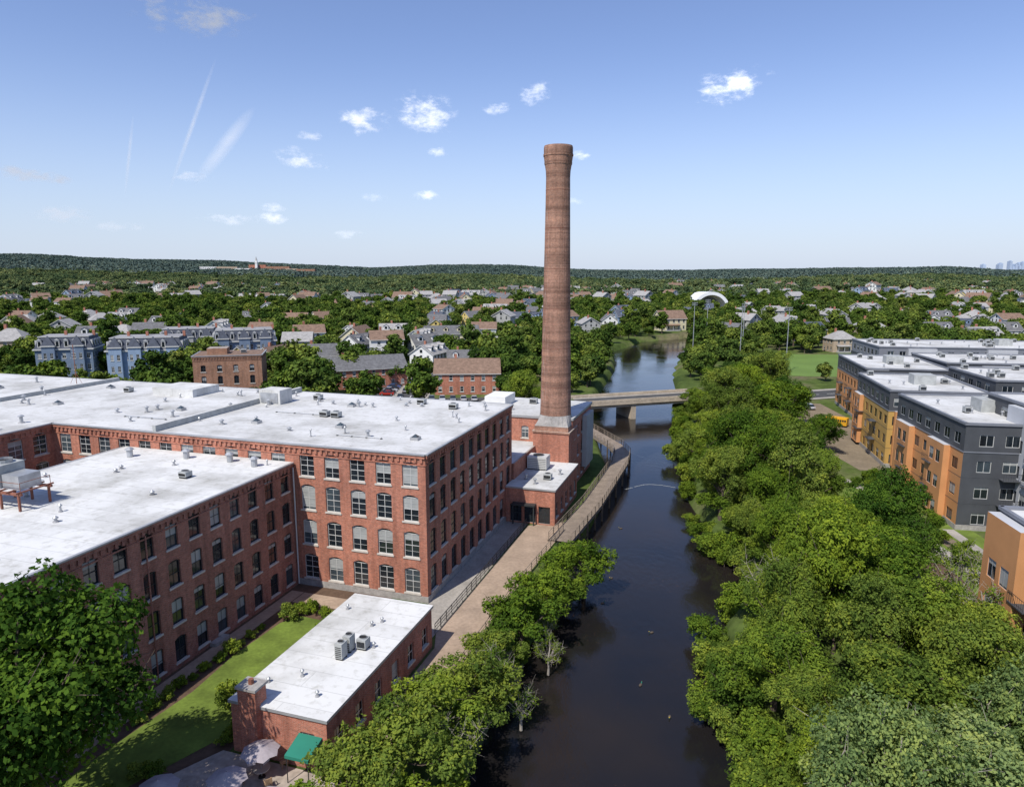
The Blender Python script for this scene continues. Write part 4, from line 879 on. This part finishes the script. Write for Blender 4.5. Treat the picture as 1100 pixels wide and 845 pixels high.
# ---------------------------------------------------------------- clouds: sunlit wisps hanging at their real altitude
def cloudmat(name,trail=False):
    m=bpy.data.materials.new(name); m.use_nodes=True; MATS[name]=m; nt=m.node_tree; nt.nodes.clear()
    out=N(nt,'ShaderNodeOutputMaterial'); tc=N(nt,'ShaderNodeTexCoord')
    geo=N(nt,'ShaderNodeNewGeometry')
    mp=N(nt,'ShaderNodeMapping'); mp.inputs['Location'].default_value=(-1,-1,0); mp.inputs['Scale'].default_value=(2,2,1); L(nt,tc.outputs['UV'],mp.inputs[0])
    ln=N(nt,'ShaderNodeVectorMath',operation='LENGTH'); L(nt,mp.outputs[0],ln.inputs[0])
    mask=mth(nt,'SUBTRACT',1,ln.outputs['Value'],True)
    mp2=N(nt,'ShaderNodeMapping'); mp2.inputs['Scale'].default_value=(.0055,.0055,.011); L(nt,geo.outputs['Position'],mp2.inputs[0])
    nz=N(nt,'ShaderNodeTexNoise'); nz.inputs['Scale'].default_value=1; nz.inputs['Detail'].default_value=8; nz.inputs['Roughness'].default_value=.66; L(nt,mp2.outputs[0],nz.inputs['Vector'])
    at2=N(nt,'ShaderNodeAttribute',attribute_name='dens')
    if trail: a=mth(nt,'MULTIPLY',mth(nt,'MULTIPLY',mask,at2.outputs['Fac']),mth(nt,'ADD',mth(nt,'MULTIPLY',nz.outputs['Fac'],1.6),.2),True)
    else:
        den=mth(nt,'ADD',mth(nt,'MULTIPLY',mth(nt,'SUBTRACT',nz.outputs['Fac'],.53),3.4),mth(nt,'POWER',mask,.8))
        mr=N(nt,'ShaderNodeMapRange',interpolation_type='SMOOTHSTEP'); mr.inputs[1].default_value=.15; mr.inputs[2].default_value=1.45; mr.inputs[4].default_value=.97; L(nt,den,mr.inputs[0])
        a=mth(nt,'MULTIPLY',mth(nt,'MULTIPLY',mr.outputs[0],mth(nt,'MULTIPLY',mask,3,True)),at2.outputs['Fac'],True)
    d=N(nt,'ShaderNodeBsdfDiffuse'); d.inputs[0].default_value=(.88,.9,.94,1)
    nv=Vector((-.28,-.78,.42)).normalized(); cn=N(nt,'ShaderNodeCombineXYZ')
    for i in range(3): cn.inputs[i].default_value=nv[i]
    L(nt,cn.outputs[0],d.inputs['Normal'])
    tr=N(nt,'ShaderNodeBsdfTransparent'); mx=N(nt,'ShaderNodeMixShader')
    L(nt,a,mx.inputs[0]); L(nt,tr.outputs[0],mx.inputs[1]); L(nt,d.outputs[0],mx.inputs[2]); L(nt,mx.outputs[0],out.inputs[0]); return m
cloudmat('cloud_mat'); cloudmat('trail_mat',True)
def cloud(a,e,wa,we,rot,st,name='cloud',mt='cloud_mat',Rr=7000):
    d=Vector((math.sin(a)*math.cos(e),math.cos(a)*math.cos(e),math.sin(e))); ctr=Vector((0,0,37))+d*Rr
    x=Vector((math.cos(a),-math.sin(a),0)); up=x.cross(d)
    r_=math.radians(rot); u=(x*math.cos(r_)+up*math.sin(r_))*wa*Rr; v=(-x*math.sin(r_)+up*math.cos(r_))*we*Rr
    me=bpy.data.meshes.new(name); me.from_pydata([-u-v,u-v,u+v,-u+v],[],[(0,1,2,3)]); uvl=me.uv_layers.new(name='UVMap')
    for i,c_ in enumerate(((0,0),(1,0),(1,1),(0,1))): uvl.data[i].uv=c_
    at=me.attributes.new('dens','FLOAT','FACE'); at.data[0].value=st; me.materials.append(MATS[mt]); o=bpy.data.objects.new(name,me); o.location=ctr; link(o)
for a,e,wa,we,ro,st in [(-.402,.302,.085,.030,0,1),(-.117,.21,.050,.032,-10,1),(-.202,.196,.044,.022,5,1),(-.279,.145,.042,.017,-12,1),(.285,.231,.066,.026,8,1),(.034,.232,.030,.018,10,.8),(-.022,.216,.022,.011,0,.8),(.093,.158,.020,.011,0,.85),(-.118,.103,.024,.009,0,.85),(-.583,.109,.046,.011,-4,.95),(-.378,.068,.042,.010,0,.8),(-.321,.069,.030,.010,0,.85),(-.319,.084,.020,.008,0,.75),(-.558,.066,.038,.013,0,.6),(-.10,.16,.018,.009,0,.75),(-.27,.175,.020,.008,0,.65),(-.413,.118,.036,.009,0,.6),(-.185,.10,.024,.008,0,.35),(-.22,.05,.03,.008,0,.45),(-.5,.055,.03,.009,0,.4),(.07,.095,.04,.009,0,.35)]:
    cloud(a,e,wa,we,ro,st)
for a,e,wa,we,ro,st in ((-.375,.157,.062,.010,52,.45),(-.412,.176,.09,.0032,68,.45),(-.484,.138,.05,.0024,80,.4)): cloud(a,e,wa,we,ro,st,'contrail','trail_mat')

# ---------------------------------------------------------------- camera, light, sky
cam=bpy.data.cameras.new('camera'); co=bpy.data.objects.new('camera',cam); link(co); co.location=(0,0,37); co.rotation_euler=(math.radians(80.15),0,0)
cam.sensor_width=36; cam.lens=36*750/1100; cam.clip_end=30000; cam.clip_start=.5; scn.camera=co
SUN=Vector((-.55*math.cos(math.radians(53)),-.835*math.cos(math.radians(53)),math.sin(math.radians(53)))).normalized()
sl=bpy.data.lights.new('sun','SUN'); sl.energy=5.0; sl.angle=math.radians(.5); sl.color=(1,.955,.87); so=bpy.data.objects.new('sun',sl); link(so); so.rotation_euler=SUN.to_track_quat('Z','Y').to_euler()
w=bpy.data.worlds.new('World'); scn.world=w; w.use_nodes=True; nt=w.node_tree; bg=nt.nodes['Background']
sky=N(nt,'ShaderNodeTexSky',sky_type='NISHITA'); sky.sun_disc=False; sky.sun_elevation=math.asin(SUN.z); sky.sun_rotation=math.atan2(SUN.x,SUN.y); sky.air_density=1.0; sky.dust_density=.4; sky.ozone_density=2.5; sky.altitude=50
tc=N(nt,'ShaderNodeTexCoord'); sep=N(nt,'ShaderNodeSeparateXYZ'); L(nt,tc.outputs['Generated'],sep.inputs[0])
tint=mixrgb(nt,1,sky.outputs[0],(1.20,1.14,1.32),'MULTIPLY')
mr=N(nt,'ShaderNodeMapRange',interpolation_type='SMOOTHERSTEP'); mr.inputs[1].default_value=-.12; mr.inputs[2].default_value=.32; mr.inputs[3].default_value=.92; mr.inputs[4].default_value=0; L(nt,sep.outputs[2],mr.inputs[0])
hz=mixrgb(nt,mr.outputs[0],tint,(4.7,5.7,7.3))
L(nt,hz,bg.inputs[0]); bg.inputs[1].default_value=.12
scn.view_settings.view_transform='Standard'; scn.view_settings.look='None'; scn.view_settings.exposure=0
